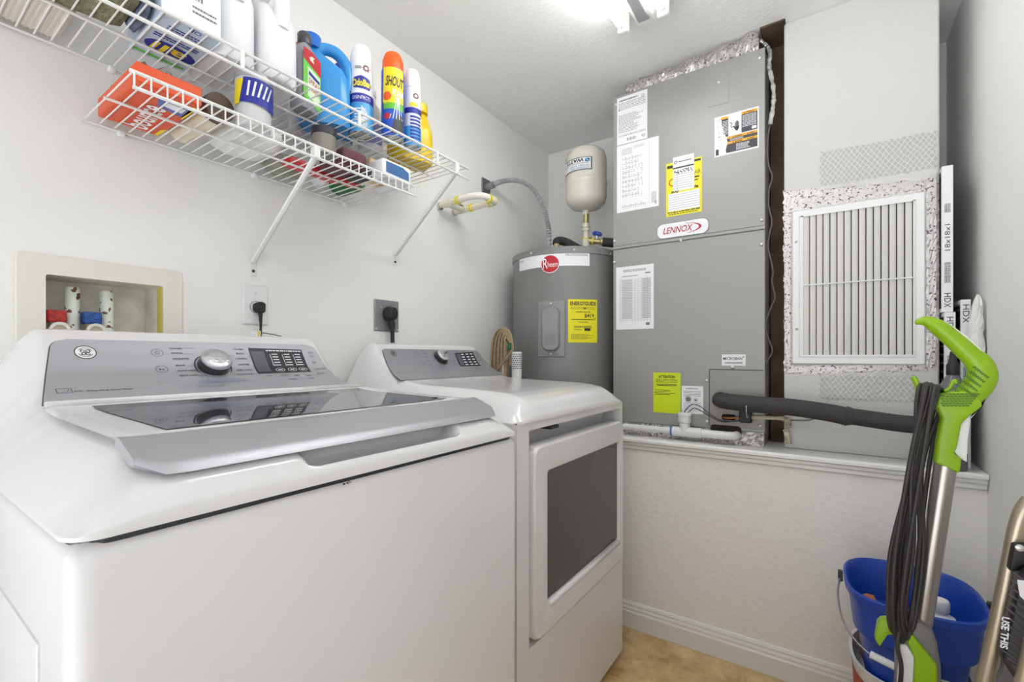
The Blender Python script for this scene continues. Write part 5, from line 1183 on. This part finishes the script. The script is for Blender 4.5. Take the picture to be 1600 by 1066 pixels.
# green bottle, lying
t = thing('green_bottle', 'dark green bottle lying at the right end of the lower shelf', 'bottle', (.09, .91, S1))
MB().tube([(.030, .925, S1+.028), (.036, .925, S1+.028), (.120, .925, S1+.028), (.140, .925, S1+.026), (.150, .925, S1+.025)], [.022, .027, .027, .016, .012], 24, ry=[.030, .038, .038, .02, .012]).build('bottle_body', mat('dark green plastic', (20, 112, 52), .3), t, True, 50)
MB().tube([(.148, .925, S1+.025), (.166, .925, S1+.025)], [.013, .013], 16).build('cap', M_whitep, t, True, 40)
# blue wipes pack, white pack
t = thing('wipes_pack', 'white and blue wipes pack at the right front of the lower shelf', 'pack', (.25, .945, S1)); MB().box(.232, .300, .885, .996, S1+.0004, S1+.052, .008, 3).build('pack_body', M_jugw, t, True)
FP = Plane((.3001, .94, S1), (0, 1, 0), (0, 0, 1), (1, 0, 0)); k = MB(); k.poly(FP, [(-.044, .012), (.044, .010), (.044, .034), (.02, .044), (-.044, .044)], .0006); k.build('blue_print', mat('steel blue print', (62, 108, 160), .4), t)
BP = Plane((.266, .94, S1+.0004), (1, 0, 0), (0, 1, 0), (0, 0, -1)); k = MB(); k.rect(BP, -.02, .02, -.04, .0, .0004); k.build('base_print', mat('pale print', (206, 208, 214), .5), t)
slab('white_carton', 'small white carton behind the wipes pack on the lower shelf', 'carton', .172, .226, .962, .998, .045, M_paper)

# ---------------------------------------------------------------- washer supply box in the left wall
sb = thing('washer_supply_box', 'cream framed recessed washer supply box in the left wall with two taps', 'supply box', (0, (HY0+HY1)/2, HZ0))
FY0, FY1, FZ1, FZ0 = .198, .4935, 1.3055, 1.02
def yzr(y0, y1, z0, z1, x, r=.004): return [Vector((x, (y0+y1)/2+a, (z0+z1)/2+b_)) for a, b_ in rrect((y1-y0)/2, (z1-z0)/2, r, 3)]
M_box = mat('cream plastic box', (230, 227, 217), .45)
k = MB(); k.loft([yzr(FY0, FY1, FZ0, FZ1, .0006, .01), yzr(FY0, FY1, FZ0, FZ1, .003, .01), yzr(FY0+.003, FY1-.003, FZ0+.003, FZ1-.003, .005, .009), yzr(HY0+.004, HY1-.004, HZ0+.004, HZ1-.004, .005), yzr(HY0+.004, HY1-.004, HZ0+.004, HZ1-.004, -.002)], False, False); k.build('frame', M_box, sb)
k = MB(); k.loft([yzr(HY0+.002, HY1-.002, HZ0+.002, HZ1-.002, .001), yzr(HY0+.006, HY1-.014, HZ0+.006, HZ1-.006, -.088)], False, True); k.build('recess', mat('stained cream box', (224, 220, 208), .5, var=.15, vscale=25), sb)
k = MB(); k.box(-.030, .0002, HY1-.0062, HY1-.0045, HZ0+.01, HZ1-.006); k.build('yellowed_edge', mat('yellowed plastic', (214, 196, 96), .5), sb)
M_pipew = mat('flaking white pipe', (222, 226, 218), .5); nt = M_pipew.node_tree; tcn = [n for n in nt.nodes if n.type == 'TEX_COORD'][0]
nn = nt.nodes.new('ShaderNodeTexNoise'); nn.inputs['Scale'].default_value = 55; nn.inputs['Detail'].default_value = 4; crn = nt.nodes.new('ShaderNodeValToRGB'); crn.color_ramp.interpolation = 'CONSTANT'
crn.color_ramp.elements[0].color = s2l((.87, .89, .86))+(1,); crn.color_ramp.elements[1].position = .60; crn.color_ramp.elements[1].color = s2l((.45, .27, .19))+(1,)
nt.links.new(tcn.outputs['Object'], nn.inputs['Vector']); nt.links.new(nn.outputs['Fac'], crn.inputs['Fac']); nt.links.new(crn.outputs['Color'], nt.nodes['Principled BSDF'].inputs['Base Color'])
for (u, v0, col, cn) in ((113, 449, (190, 48, 44), 'red tap paint'), (166.5, 455, (36, 84, 160), 'blue tap paint')):
    top = on_x(u, v0, -.045); p_ = MB(); p_.lathe([(.0125, HZ0+.01), (.0125, HZ0+.06), (.0155, HZ0+.064), (.0155, HZ0+.082), (.0125, HZ0+.086), (.0130, top.z-.004), (.010, top.z), (1e-6, top.z+.001)], (-.045, top.y, 0), 20)
    pr = p_.build('supply_pipe', M_pipew, sb, True, 40)
    ty_ = top.y-.030; hz = HZ0+.096
    MB().box(-.050, -.018, ty_-.016, ty_+.016, hz+.018, hz+.045, .004).build('tap_lever', mat(cn, col, .5, var=.5, vscale=90), sb)
    h_ = MB(); h_.cyl((-.034, ty_, HZ0+.02), (-.034, ty_, hz+.02), .011, seg=16); h_.tube([(-.034, ty_, hz), (-.004, ty_+.002, hz)], [.013, .013], 18); tb = h_.build('tap_body', mat('pale brass', (196, 186, 160), .4, .4), sb, True, 40)
    o_ = MB(); o_.torus((-.003, ty_+.002, hz), .0145, .004, (1, 0, 0), 8, 24); o_.build('hose_collar', M_box, tb, True)

# ---------------------------------------------------------------- outlets, plugs, cords
def cover(name, label, y0, y1, z0, z1, m):
    t = thing(name, label, 'outlet', (0, (y0+y1)/2, (z0+z1)/2)); k = MB(); k.loft([yzr(y0, y1, z0, z1, .0006, .004), yzr(y0, y1, z0, z1, .003, .004), yzr(y0+.003, y1-.003, z0+.003, z1-.003, .0055, .003)], True, True); k.build('cover_plate', m, t); return t
oy0, oy1, oz0, oz1 = .638, .709, 1.181, 1.295
t = cover('wall_outlet', 'white wall outlet plate with a black plug in its top socket', oy0, oy1, oz0, oz1, M_whitep); oc_ = ((oy0+oy1)/2, (oz0+oz1)/2)
pc = on_x(400, 480, .006)
k = MB(); k.torus((.0058, pc.y, pc.z), .0165, .0015, (1, 0, 0), 6, 26); k.build('socket_ring', M_inkl, t)
MB().cyl((.005, pc.y, pc.z), (.0066, pc.y, pc.z), .0150, seg=22).build('socket_face', M_whitep, t)
MB().lathe([(.003, -.001), (.003, .001), (1e-6, .0015)], seg=10, M=Matrix.Translation((.0055, oc_[0], oz1-.024)) @ Matrix.Rotation(pi/2, 4, 'Y')).build('plate_screw', M_screw, t)
def plug(name, label, p, r, pts, cr_, big=False):
    t = thing(name, label, 'plug', p); x0 = p.x
    k = MB()
    if not big: k.loft([[Vector((x0+dx, p.y+a, p.z-.002+b_)) for a, b_ in rrect(hy, hz, hy*.7, 5)] for dx, hy, hz in ((.0008, .0150, .014), (.008, .0155, .0145), (.018, .013, .016), (.024, .010, .014))])
    else: k.loft([[Vector((x0+dx, p.y+a, p.z+b_)) for a, b_ in rrect(hy, hz, hy*.9, 7)] for dx, hy, hz in ((.0008, .024, .026), (.012, .025, .028), (.02, .021, .025), (.034, .018, .022), (.037, .014, .017))])
    pb = k.build('plug_body', M_black, t, True, 45)
    if big: MB().tube([(x0+.036, p.y+.001, p.z+.002), (x0+.039, p.y+.001, p.z+.002)], [.010, .008], 18).build('moulded_dimple', M_dark, pb, True, 40)
    sr = MB(); a = Vector(pts[0]); d = (Vector(pts[1])-a).normalized()
    for i in range(4): sr.tube([a+d*(.004+.006*i), a+d*(.0085+.006*i)], [cr_*1.75-.0008*i]*2, 12)
    sr.tube([a-d*.004, a+d*.03], [cr_*1.5, cr_*1.2], 12); sr.build('strain_relief', M_black, pb, True, 40)
    MB().tube(catmull(pts, 8), cr_, 10).build('cord', M_black, t, True)
    return t
p = on_x(403, 480, .0068)
plug('power_plug', 'black plug with a thin cord going down behind the washer', Vector((.0066, p.y, p.z)), .015, [(.019, p.y+.001, p.z-.016), (.021, p.y+.001, p.z-.05), (.025, p.y-.002, 1.10), (.05, p.y, 1.0)], .0034)
gy0, gy1, gz0_, gz1_ = 1.0925, 1.208, 1.183, 1.299
t = cover('dryer_outlet', 'square grey metal outlet plate with the large black dryer plug', gy0, gy1, gz0_, gz1_, mat('grey metal plate', (148, 149, 153), .4, .4))
for (dy, dz) in ((-.028, .03), (-.05, -.05), (.05, -.05)): MB().lathe([(.0035, -.001), (.0035, .001), (1e-6, .0016)], seg=10, M=Matrix.Translation((.0055, 1.15+dy, 1.241+dz)) @ Matrix.Rotation(pi/2, 4, 'Y')).build('plate_screw', M_screw, t)
p = on_x(606, 492, .006)
plug('dryer_plug', 'large round black dryer plug with a thick cord behind the dryer', Vector((.0062, p.y, p.z+.003)), .02, [(.024, p.y+.002, p.z-.026), (.026, p.y+.004, p.z-.055), (.026, p.y+.006, 1.12), (.030, p.y+.006, 1.0)], .0075, True)
k = MB(); k.tube([(.026, p.y+.0055, 1.128), (.026, p.y+.0058, 1.140)], [.0082, .0082], 12); tag(k.build('cord_tag', M_chrome), 'silver band round the thick dryer cord', 'band')
q = on_x(401, 519, .06); k = MB(); k.box(.0545, .0575, q.y-.016, q.y+.006, 1.09, q.z+.004, .001, 1); k.box(.0545, .0577, q.y+.006, q.y+.012, 1.09, q.z+.004)
tg = thing('cord_tag', 'small white tag on a wire behind the washer below the white outlet', 'tag', (.056, q.y, 1.09)); k.build('tag_card', M_paper, tg); k = MB(); k.box(.0576, .0579, q.y+.004, q.y+.010, 1.12, q.z+.0035); k.build('yellow_end', M_ygold, tg)
k = MB(); k.tube(catmull([(.057, q.y+.012, q.z-.001), (.058, q.y+.04, q.z-.004), (.06, q.y+.07, q.z-.009)], 5), .0012, 6); k.build('tag_wire', M_black, tg)

# ---------------------------------------------------------------- twist mop stored head-up between dryer and water heater
tm = thing('twist_mop', 'upside-down mop with beige strands and white perforated cup behind the dryer', 'mop', (.12, 1.66, 0))
m0 = Vector((.155, 1.648, 0))
def mp_(u, v, y=1.645): return on_y(u, v, y)
MB().cyl((m0.x+.03, m0.y, .0), (m0.x+.03, m0.y, 1.06), .011, seg=12).build('handle', M_whitep, tm, True, 40)
cpb = mp_(804, 600); cpt = mp_(806, 546)
k = MB(); k.lathe([(.017, cpb.z-.05), (.021, cpb.z), (.023, cpt.z-.012), (.018, cpt.z-.010)], (cpt.x, 1.652, 0), 24); cup = k.build('cup', M_whitep, tm, True, 40)
CS = facing((cpt.x, 1.652), .0222, 0)
k = MB()
for i in range(8):
    for j in range(5): k.disc(CS, (-.017+.0085*j+(.0042 if i % 2 else 0), cpt.z-.022-.0085*i), .0026, .0026, .0022, 8)
k.build('perforations', M_dark, cup)
M_str = mat('beige mop strand', (176, 152, 122), .95, bump=2, scale=220, var=.3, vscale=160)
rr = random.Random(21)
for i in range(0, 10):
    t = i/9; dy_ = .011*(i % 2)
    a = mp_(767+2.7*i, 592, 1.638+dy_); b_ = mp_(768+2.6*i, 552-1.0*i, 1.638+dy_); c_ = mp_(773+2.0*i+rr.uniform(-1, 1), 524+.8*i, 1.640+dy_); d_ = mp_(783+1.0*i, 514+1.6*i, 1.645); e_ = mp_(795+.3*i, 517+2.2*i, 1.648); f_ = mp_(801-.3*i, 536+2*i, 1.650); g_ = mp_(802-.5*i, 572, 1.652)
    MB().tube(catmull([a, b_, c_, d_, e_, f_, g_], 6), .0040, 8, ry=.006).build('strand', M_str, tm, True)
MB().tube(catmull([mp_(772, 586, 1.628), mp_(782, 572, 1.627), mp_(794, 556, 1.628), mp_(801, 546, 1.634)], 6), .0052, 8, ry=.006).build('strand', M_str, tm, True)
k = MB(); g0 = mp_(797, 541, 1.640); k.box(g0.x-.008, g0.x+.008, g0.y-.012, g0.y-.001, g0.z-.016, g0.z+.014, .003); k.build('green_clamp', mat('dark green clamp', (24, 106, 70), .4), tm, True)

# ---------------------------------------------------------------- pail, mop bucket and its bottle
bcx, bcy, bz0, bz1 = 1.532, 1.555, .232, .498
pail = thing('white_pail', 'white pail with red side standing under the blue bucket', 'pail', (1.53, 1.565, 0))
def oring(cx, cy, z, hx, hy, e=2.6, n=48, dx=0): return [Vector((cx+dx+hx*math.copysign(abs(cos(a))**(2/e), cos(a)), cy+hy*math.copysign(abs(sin(a))**(2/e), sin(a)), z)) for a in [2*pi*i/n for i in range(n)]]
k = MB(); k.loft([oring(1.53, 1.57, .002, .095, .118), oring(1.53, 1.57, .006, .100, .122), oring(1.53, 1.57, .292, .119, .146), oring(1.53, 1.57, .299, .124, .151), oring(1.53, 1.57, .299, .117, .144), oring(1.53, 1.57, .222, .110, .137), oring(1.53, 1.57, .220, .02, .02)]); k.build('pail_body', M_whitep, pail, True, 45)
k = MB(); n = 20
k.loft([oring(1.53, 1.57, z, hx+.0012, hy+.0012) for z, hx, hy in ((.02, .1009, .1232), (.265, .1172, .1438))], False, False); k.build('red_band', mat('brick red print', (178, 62, 44), .5), pail, True)
bk = thing('mop_bucket', 'royal blue oval mop bucket with wire handle next to the knee wall', 'bucket', (bcx, bcy, bz0))
lv = [(bz0, .085, .105), (bz0+.004, .09, .11), (bz0+.15, .108, .126), (bz0+.158, .120, .138), (bz1-.02, .130, .150), (bz1-.016, .137, .158), (bz1, .139, .160), (bz1+.003, .134, .155), (bz1-.004, .128, .148), (bz0+.16, .115, .134), (bz0+.152, .104, .122), (bz0+.008, .086, .106)]
lv = [(z, hx, hy) for z, hx, hy in lv]
def spout(p, z):
    # the pouring lip dips in the front rim
    return p
rings = [oring(bcx, bcy, z, hx, hy, 3.0, 64) for z, hx, hy in lv]
k = MB(); k.loft(rings); k.build('bucket_body', M_blue, bk, True, 45)
k = MB(); k.loft([oring(bcx, bcy, bz0+.16, .100, .12, 3, 48), oring(bcx, bcy, bz0+.166, .098, .118, 3, 48), oring(bcx, bcy, bz0+.166, .09, .11, 3, 48), oring(bcx, bcy, bz0+.150, .09, .11, 3, 48)], False, False); k.build('inner_ledge', M_blue, bk, True, 45)
M_bail = mat('steel wire', (150, 150, 152), .3, .9)
xl, xr_ = bcx-.146, bcx+.146
for x in (xl, xr_): MB().box(x-.005, x+.006, bcy-.008, bcy+.008, bz1-.024, bz1+.004, .002).build('handle_lug', M_dark, bk)
arc = [Vector((xl, bcy, bz1-.012)), Vector((xl-.006, bcy-.055, bz1-.045)), Vector((xl+.010, bcy-.125, bz1-.088)), Vector((xl+.060, bcy-.176, bz1-.116)), Vector((bcx, bcy-.186, bz1-.126)), Vector((xr_-.055, bcy-.176, bz1-.116)), Vector((xr_-.008, bcy-.125, bz1-.088)), Vector((xr_+.004, bcy-.045, bz1-.055)), Vector((xr_, bcy, bz1-.012))]
bl2 = MB().tube(catmull(arc, 8), .0024, 8).build('wire_handle', M_bail, bk, True)
MB().tube([Vector((xl+.055, bcy-.173, bz1-.1145)), Vector((bcx-.046, bcy-.1825, bz1-.1220)), Vector((bcx-.002, bcy-.186, bz1-.126))], .0085, 14).build('grip', M_whitep, bl2, True, 40)
lb = MB(); SBk = Plane((bcx, bcy-.1415, bz0), (1, 0, 0), (0, 0, 1), (0, -1, 0)); lb.quad(SBk, ((.036, .03), (.058, .03), (.060, .125), (.038, .125)), .012, base=.0); lbo = lb.build('label', mat('label sticker', (206, 200, 188), .5), bk)
lb = MB(); lb.rect(SBk, .039, .057, .10, .122, .0126); lb.greek(SBk, .040, .056, .035, .095, 9, .0126, .45, 4, .3); lb.build('label_print', mat('brown print', (112, 82, 66), .5), lbo)
c = (1.585, 1.535); t = thing('capped_bottle', 'white bottle with a white cap inside the blue bucket', 'bottle', (*c, bz0+.009))
body([(.034, 0), (.036, .004), (.036, .19), (.030, .208), (.016, .216), (.015, .226)], c, bz0+.009, M_jugw, t); body([(.0185, .222), (.0195, .224), (.0195, .246), (.017, .249), (1e-6, .249)], c, bz0+.009, M_whitep, t, 'cap')
t = tag(pillow(1.452, 1.600, .022, .04, .19, bz0+.009, 12, 14, 12, .003).build('orange_sponge', mat('orange brown sponge', (196, 120, 84), .95, bump=2, scale=60), None, True), 'orange-brown sponge inside the left of the blue bucket', 'sponge')

# ---------------------------------------------------------------- the corded spin mop with the green handle
YM = 1.315
em = thing('electric_mop', 'upright electric mop with lime green handle, steel pole and wound cord', 'mop', (1.50, YM, 0))
M_lime2 = mat('lime green plastic', (142, 184, 8), .38); M_limed = mat('lime green dimple', (84, 124, 6), .5)
def E(u, v, dy=0): p = on_y(u, v, YM+dy); return p
# the handle: upper arm, grip and stem swept as one
pts = [(1430, 505, 2.5), (1441, 502, 6.5), (1452, 503.5, 9), (1468, 513, 12), (1490, 531, 12.8), (1514, 553, 14), (1531, 570, 16.5), (1535, 588, 18), (1527, 604, 18.5), (1513, 619, 18), (1498, 632, 17), (1487, 645, 16)]
sc = .00183/1.0
def mpx(u): return 720.0/ (on_y(u, 557, YM)-C0).dot(Vector((-_sa, _ca, 0)))     # pixels per metre there
P = []; Rr = []
raw = [E(u, v) for u, v, r in pts]
dense = catmull(raw, 6); rad = []
for i in range(len(dense)):
    f_ = i/6; a = int(min(len(pts)-1, f_)); b_ = min(len(pts)-1, a+1); r = pts[a][2]+(pts[b_][2]-pts[a][2])*(f_-a); rad.append(r/mpx(pts[a][0]))
hd = MB().tube(dense, rad, 18, ry=[min(.017, r*1.1) for r in rad]); han = hd.build('handle', M_lime2, em, True, 60)
# the collar below the grip and the stem
k = MB()
def prism(pts_, y0, y1, bev=.003):
    t = bmesh.new(); A = [t.verts.new(E(u, v)*1) for u, v in pts_]
    for a_ in A: a_.co.y = y0
    B = [t.verts.new((a_.co.x, y1, a_.co.z)) for a_ in A]; n = len(A)
    t.faces.new(A); t.faces.new(list(reversed(B)))
    for i in range(n): t.faces.new((A[i], B[i], B[(i+1) % n], A[(i+1) % n]))
    bmesh.ops.recalc_face_normals(t, faces=t.faces); bmesh.ops.bevel(t, geom=list(t.edges), offset=bev, segments=3, profile=.5, affect='EDGES', clamp_overlap=True)
    return t
k.merge(prism([(1462, 618), (1480, 612), (1505, 609), (1529, 622), (1532, 634), (1508, 652), (1499, 662), (1492, 700), (1487, 706), (1500, 716), (1497, 738), (1459, 722), (1463, 690), (1470, 652), (1460, 634)], YM-.019, YM+.019, .005))
st_ = k.build('stem', M_lime2, han, True, 35)
k = MB()
for i in range(7):
    for j in range(11):
        c = E(1466+6.2*j+2.5*(i % 2), 618+4.2*i-.0*j); u_ = 1466+6.2*j+2.5*(i % 2); v_ = 616+3.6*i
        if v_ > 634 or u_ > 1528-(v_-616)*.6 or u_ < 1466+(v_-616)*.3: continue
        c = E(u_, v_, -.0195); k.box(c.x-.0024, c.x+.0024, c.y-.0003, c.y+.0006, c.z-.0017, c.z+.0017)
k.build('grip_dimples', M_limed, st_)
k = MB()
for i in range(7):
    for j in range(6):
        t = j/5; u_ = 1533-(30*t)+(i-3)*3.4; v_ = 582+34*t+(i-3)*2.6
        c = E(u_, v_, -.0172); k.box(c.x-.0022, c.x+.0022, c.y-.0003, c.y+.008, c.z-.0017, c.z+.0017)
k.build('grip_dimples', M_limed, han)
# white spine on the back of handle and stem
k = MB(); k.merge(prism([(1455, 497.5), (1478, 503), (1508, 524), (1540, 553), (1555, 574), (1556, 588), (1545, 610), (1534, 634), (1516, 654), (1511, 690), (1510, 722), (1496, 714), (1489, 704), (1494, 690), (1500, 660), (1512, 650), (1532, 634), (1546, 600), (1552, 582), (1546, 570), (1520, 545), (1490, 518), (1470, 507)], YM-.006, YM+.014, .002))
k.build('white_spine', M_whitep, han, True, 35)
# cord hooks
def hook(pts_, r): return MB().tube(catmull([E(u, v) for u, v in pts_], 6), r, 10).build('cord_hook', M_lime2, em, True)
MB().tube(catmull([E(1427, 589), E(1433, 600), E(1437, 612), E(1447, 622), E(1466, 628)], 6), .0055, 10, ry=.009).build('cord_hook', M_lime2, em, True)
MB().tube(catmull([E(1476, 612), E(1484, 606), E(1489, 597), E(1493, 595), E(1494, 600)], 6), .0035, 8).build('cord_clip', M_lime2, em, True)
# pole
MB().tube([E(1478, 722), E(1440, 972)], .0185, 24).build('pole', mat('brushed steel tube', (176, 170, 164), .28, .85), em, True, 40)
# foot body: grey shell, lime front, white side
k = MB(); k.merge(prism([(1418, 962), (1430, 960), (1452, 974), (1459, 988), (1466, 1030), (1468, 1120), (1420, 1130), (1398, 1120), (1400, 1000)], YM-.036, YM+.034, .010)); fb = k.build('foot_body', mat('warm grey plastic', (122, 118, 116), .35), em, True, 35)
k = MB(); k.merge(prism([(1419, 975), (1427, 984), (1458, 1022), (1461, 1110), (1420, 1120), (1424, 1012), (1413, 988)], YM-.046, YM-.030, .004)); k.build('lime_cover', M_lime2, fb, True, 35)
k = MB(); k.merge(prism([(1402, 990), (1414, 994), (1425, 1012), (1419, 1115), (1396, 1110), (1399, 1050)], YM-.042, YM-.020, .004)); k.build('white_cover', M_whitep, fb, True, 35)
# neck and floor head, out of the picture but there
zc0 = E(1430, 1125).z
MB().tube([Vector((E(1435, 1118).x, YM, zc0+.01)), Vector((1.50, YM, .09))], [.032, .03], 20).build('neck', mat('warm grey plastic', (122, 118, 116), .35), fb, True, 40)
MB().box(1.36, 1.62, YM-.045, YM+.045, .004, .095, .03, 4).build('floor_head', M_lime2, em, True, 40)
k = MB(); k.merge(prism([(1369, 962), (1374, 957), (1398, 955), (1400, 978), (1384, 979), (1372, 997), (1365, 986)], YM-.040, YM-.016, .002)); k.build('lower_hook', M_lime2, em, True, 30)
# the cord: many turns between the two hooks
crd = MB(); rr = random.Random(14); NT = 7; M_cord = mat('black cord', (52, 48, 47), .45)
for i in range(NT):
    t = i/(NT-1)
    ut = 1441+26*t+rr.uniform(-1.5, 1.5); vt = 599+8*abs(t-.3); ub = 1389+26*t+rr.uniform(-2, 2); vb = 985+14*sin(pi*t)+rr.uniform(-3, 3)
    mid = 1418+20*t+rr.uniform(-9, 9)*1.0; mid2 = 1400+24*t+rr.uniform(-9, 9)
    dyf, dyb = -.030-.006*(i % 3), .028+.005*(i % 2)
    loop = [E(ut, vt, 0), E(ut-6+rr.uniform(-2, 2), vt+22, dyf), E(mid, 720, dyf*1.0-.006), E(mid2-4, 860, dyf-.018), E(ub-2, 950, dyf-.022), E(ub+4, vb, -.046), E(ub+14, vb-14, -.038), E(mid2+12, 860, -.022), E(mid+10, 730, .02), E(ut+5, vt+26, dyb)]
    L_ = catmull(loop, 7, True); L_.append(L_[0]); crd.tube(L_, .0042, 8, caps=False)
tail = [E(1405, 985, -.05), E(1402, 1010, -.056), E(1408, 1040, -.056), E(1406, 1075, -.054), E(1402, 1110, -.05)]
crd.tube(catmull(tail, 6), .0042, 8); crd.build('cord', M_cord, em, True)

# ---------------------------------------------------------------- folded step stool against the right wall
YS = 1.20
sl = thing('step_stool', 'folded step stool with black ribbed tread leaning on the right wall', 'step stool', (1.67, YS, 0))
def F(u, v, y=YS): return on_y(u, v, y)
M_tubeb = mat('champagne steel tube', (186, 172, 150), .3, .7)
P = catmull([F(1611, 782), F(1598, 800), F(1588, 830), F(1580, 870), F(1562, 960), F(1540, 1060), F(1522, 1140)], 6); P.append(Vector((P[-1].x-.03, YS-.0, .0)))
P = [Vector((min(p.x, 1.705), p.y, p.z)) for p in P]
MB().tube(P, .0125, 16).build('side_tube', M_tubeb, sl, True, 40)
k = MB(); P2 = [p+Vector((-.012, -.035, 0)) for p in P[14:]]; P2 = [Vector((p.x+.03, YS-.05, p.z)) for p in P[16:]]; k.tube(P2, .011, 14); k.build('rear_tube', M_tubeb, sl, True, 40)
# tread: a ribbed slab, seen obliquely
TP = [(1553, 1010), (1575, 905), (1582, 880), (1592, 872), (1625, 874), (1660, 1140), (1610, 1140)]
def slab_pts(ps, y0, y1, bev):
    t = bmesh.new(); A = [t.verts.new((F(u, v).x, y0, F(u, v).z)) for u, v in ps]; B = [t.verts.new((a_.co.x, y1, a_.co.z)) for a_ in A]; n = len(A)
    t.faces.new(A); t.faces.new(list(reversed(B)))
    for i in range(n): t.faces.new((A[i], B[i], B[(i+1) % n], A[(i+1) % n]))
    bmesh.ops.recalc_face_normals(t, faces=t.faces); bmesh.ops.bevel(t, geom=list(t.edges), offset=bev, segments=3, profile=.5, affect='EDGES', clamp_overlap=True); return t
TP = [(1553, 1010), (1574, 912), (1580, 886), (1590, 876), (1612, 878), (1612, 1100), (1590, 1066)]
k = MB(); k.merge(slab_pts(TP, YS-.050, YS-.014, .006)); trd = k.build('tread', mat('black tread plastic', (44, 42, 46), .4), sl, True, 35)
SD = Plane((F(1553, 1010).x, YS-.050, F(1553, 1010).z), (1, 0, 0), (0, 0, 1), (0, -1, 0))
k = MB()
x1_ = F(1611, 900).x; z1_ = F(1575, 905).z
for i in range(26):
    u0, v0 = 1576-20*((i*11)/125 if i*11 < 125 else 1), 905+i*9.5
    t = i/25
    # each rib runs down to the right across the slab
    vl = 895+i*11; ul = 1577-(vl-905)*.205
    if vl > 1005: ul = 1556+(vl-1005)*.62
    a = F(ul+3, vl, YS-.050); b_ = F(1611, vl+ (1611-ul)*.62, YS-.050)
    if b_.x-a.x < .004: continue
    k.tube([a, b_], .0022, 6)
k.build('tread_ribs', mat('black tread rib', (70, 67, 70), .4), trd, True)
TX = Plane((F(1572, 1000).x, YS-.0525, F(1572, 1000).z), (-.18, 0, -1), (1, 0, -.18), (0, -1, 0))
k = MB(); a = F(1570, 963, YS-.05); b_ = F(1567, 1012, YS-.05); TX = Plane((a.x, YS-.0530, a.z), (b_-a).normalized(), Vector((-(b_-a).normalized().z, 0, (b_-a).normalized().x)), (0, -1, 0))
L_ = (b_-a).length; k.text(TX, 'USE THIS', (0, -.004), (L_, -.004), .0006, hs=.009, bold=.03); k.build('lettering', M_paper, trd)
k = MB(); k.merge(slab_pts([(1569, 884), (1577, 843), (1600, 846), (1612, 848), (1612, 880), (1590, 876), (1580, 884)], YS-.028, YS+.016, .004)); br = k.build('hinge_bracket', M_black, sl, True, 35)
p = F(1593, 856, YS-.028); MB().lathe([(.006, 0), (.006, .003), (.003, .0045), (1e-6, .0045)], seg=16, M=Matrix.Translation(p) @ Matrix.Rotation(pi/2, 4, 'X')).build('rivet', M_screw, br, True, 40)
k = MB(); k.merge(slab_pts([(1574, 888), (1591, 890), (1588, 908), (1584, 918), (1578, 912), (1576, 902)], YS-.054, YS-.0505, .001)); k.build('torn_sticker', M_paper, sl)
MB().tube([F(1600, 1075, YS-.02), Vector((F(1600, 1075).x+.02, YS-.02, .0))], .010, 14).build('rear_leg', M_tubeb, sl, True, 40)
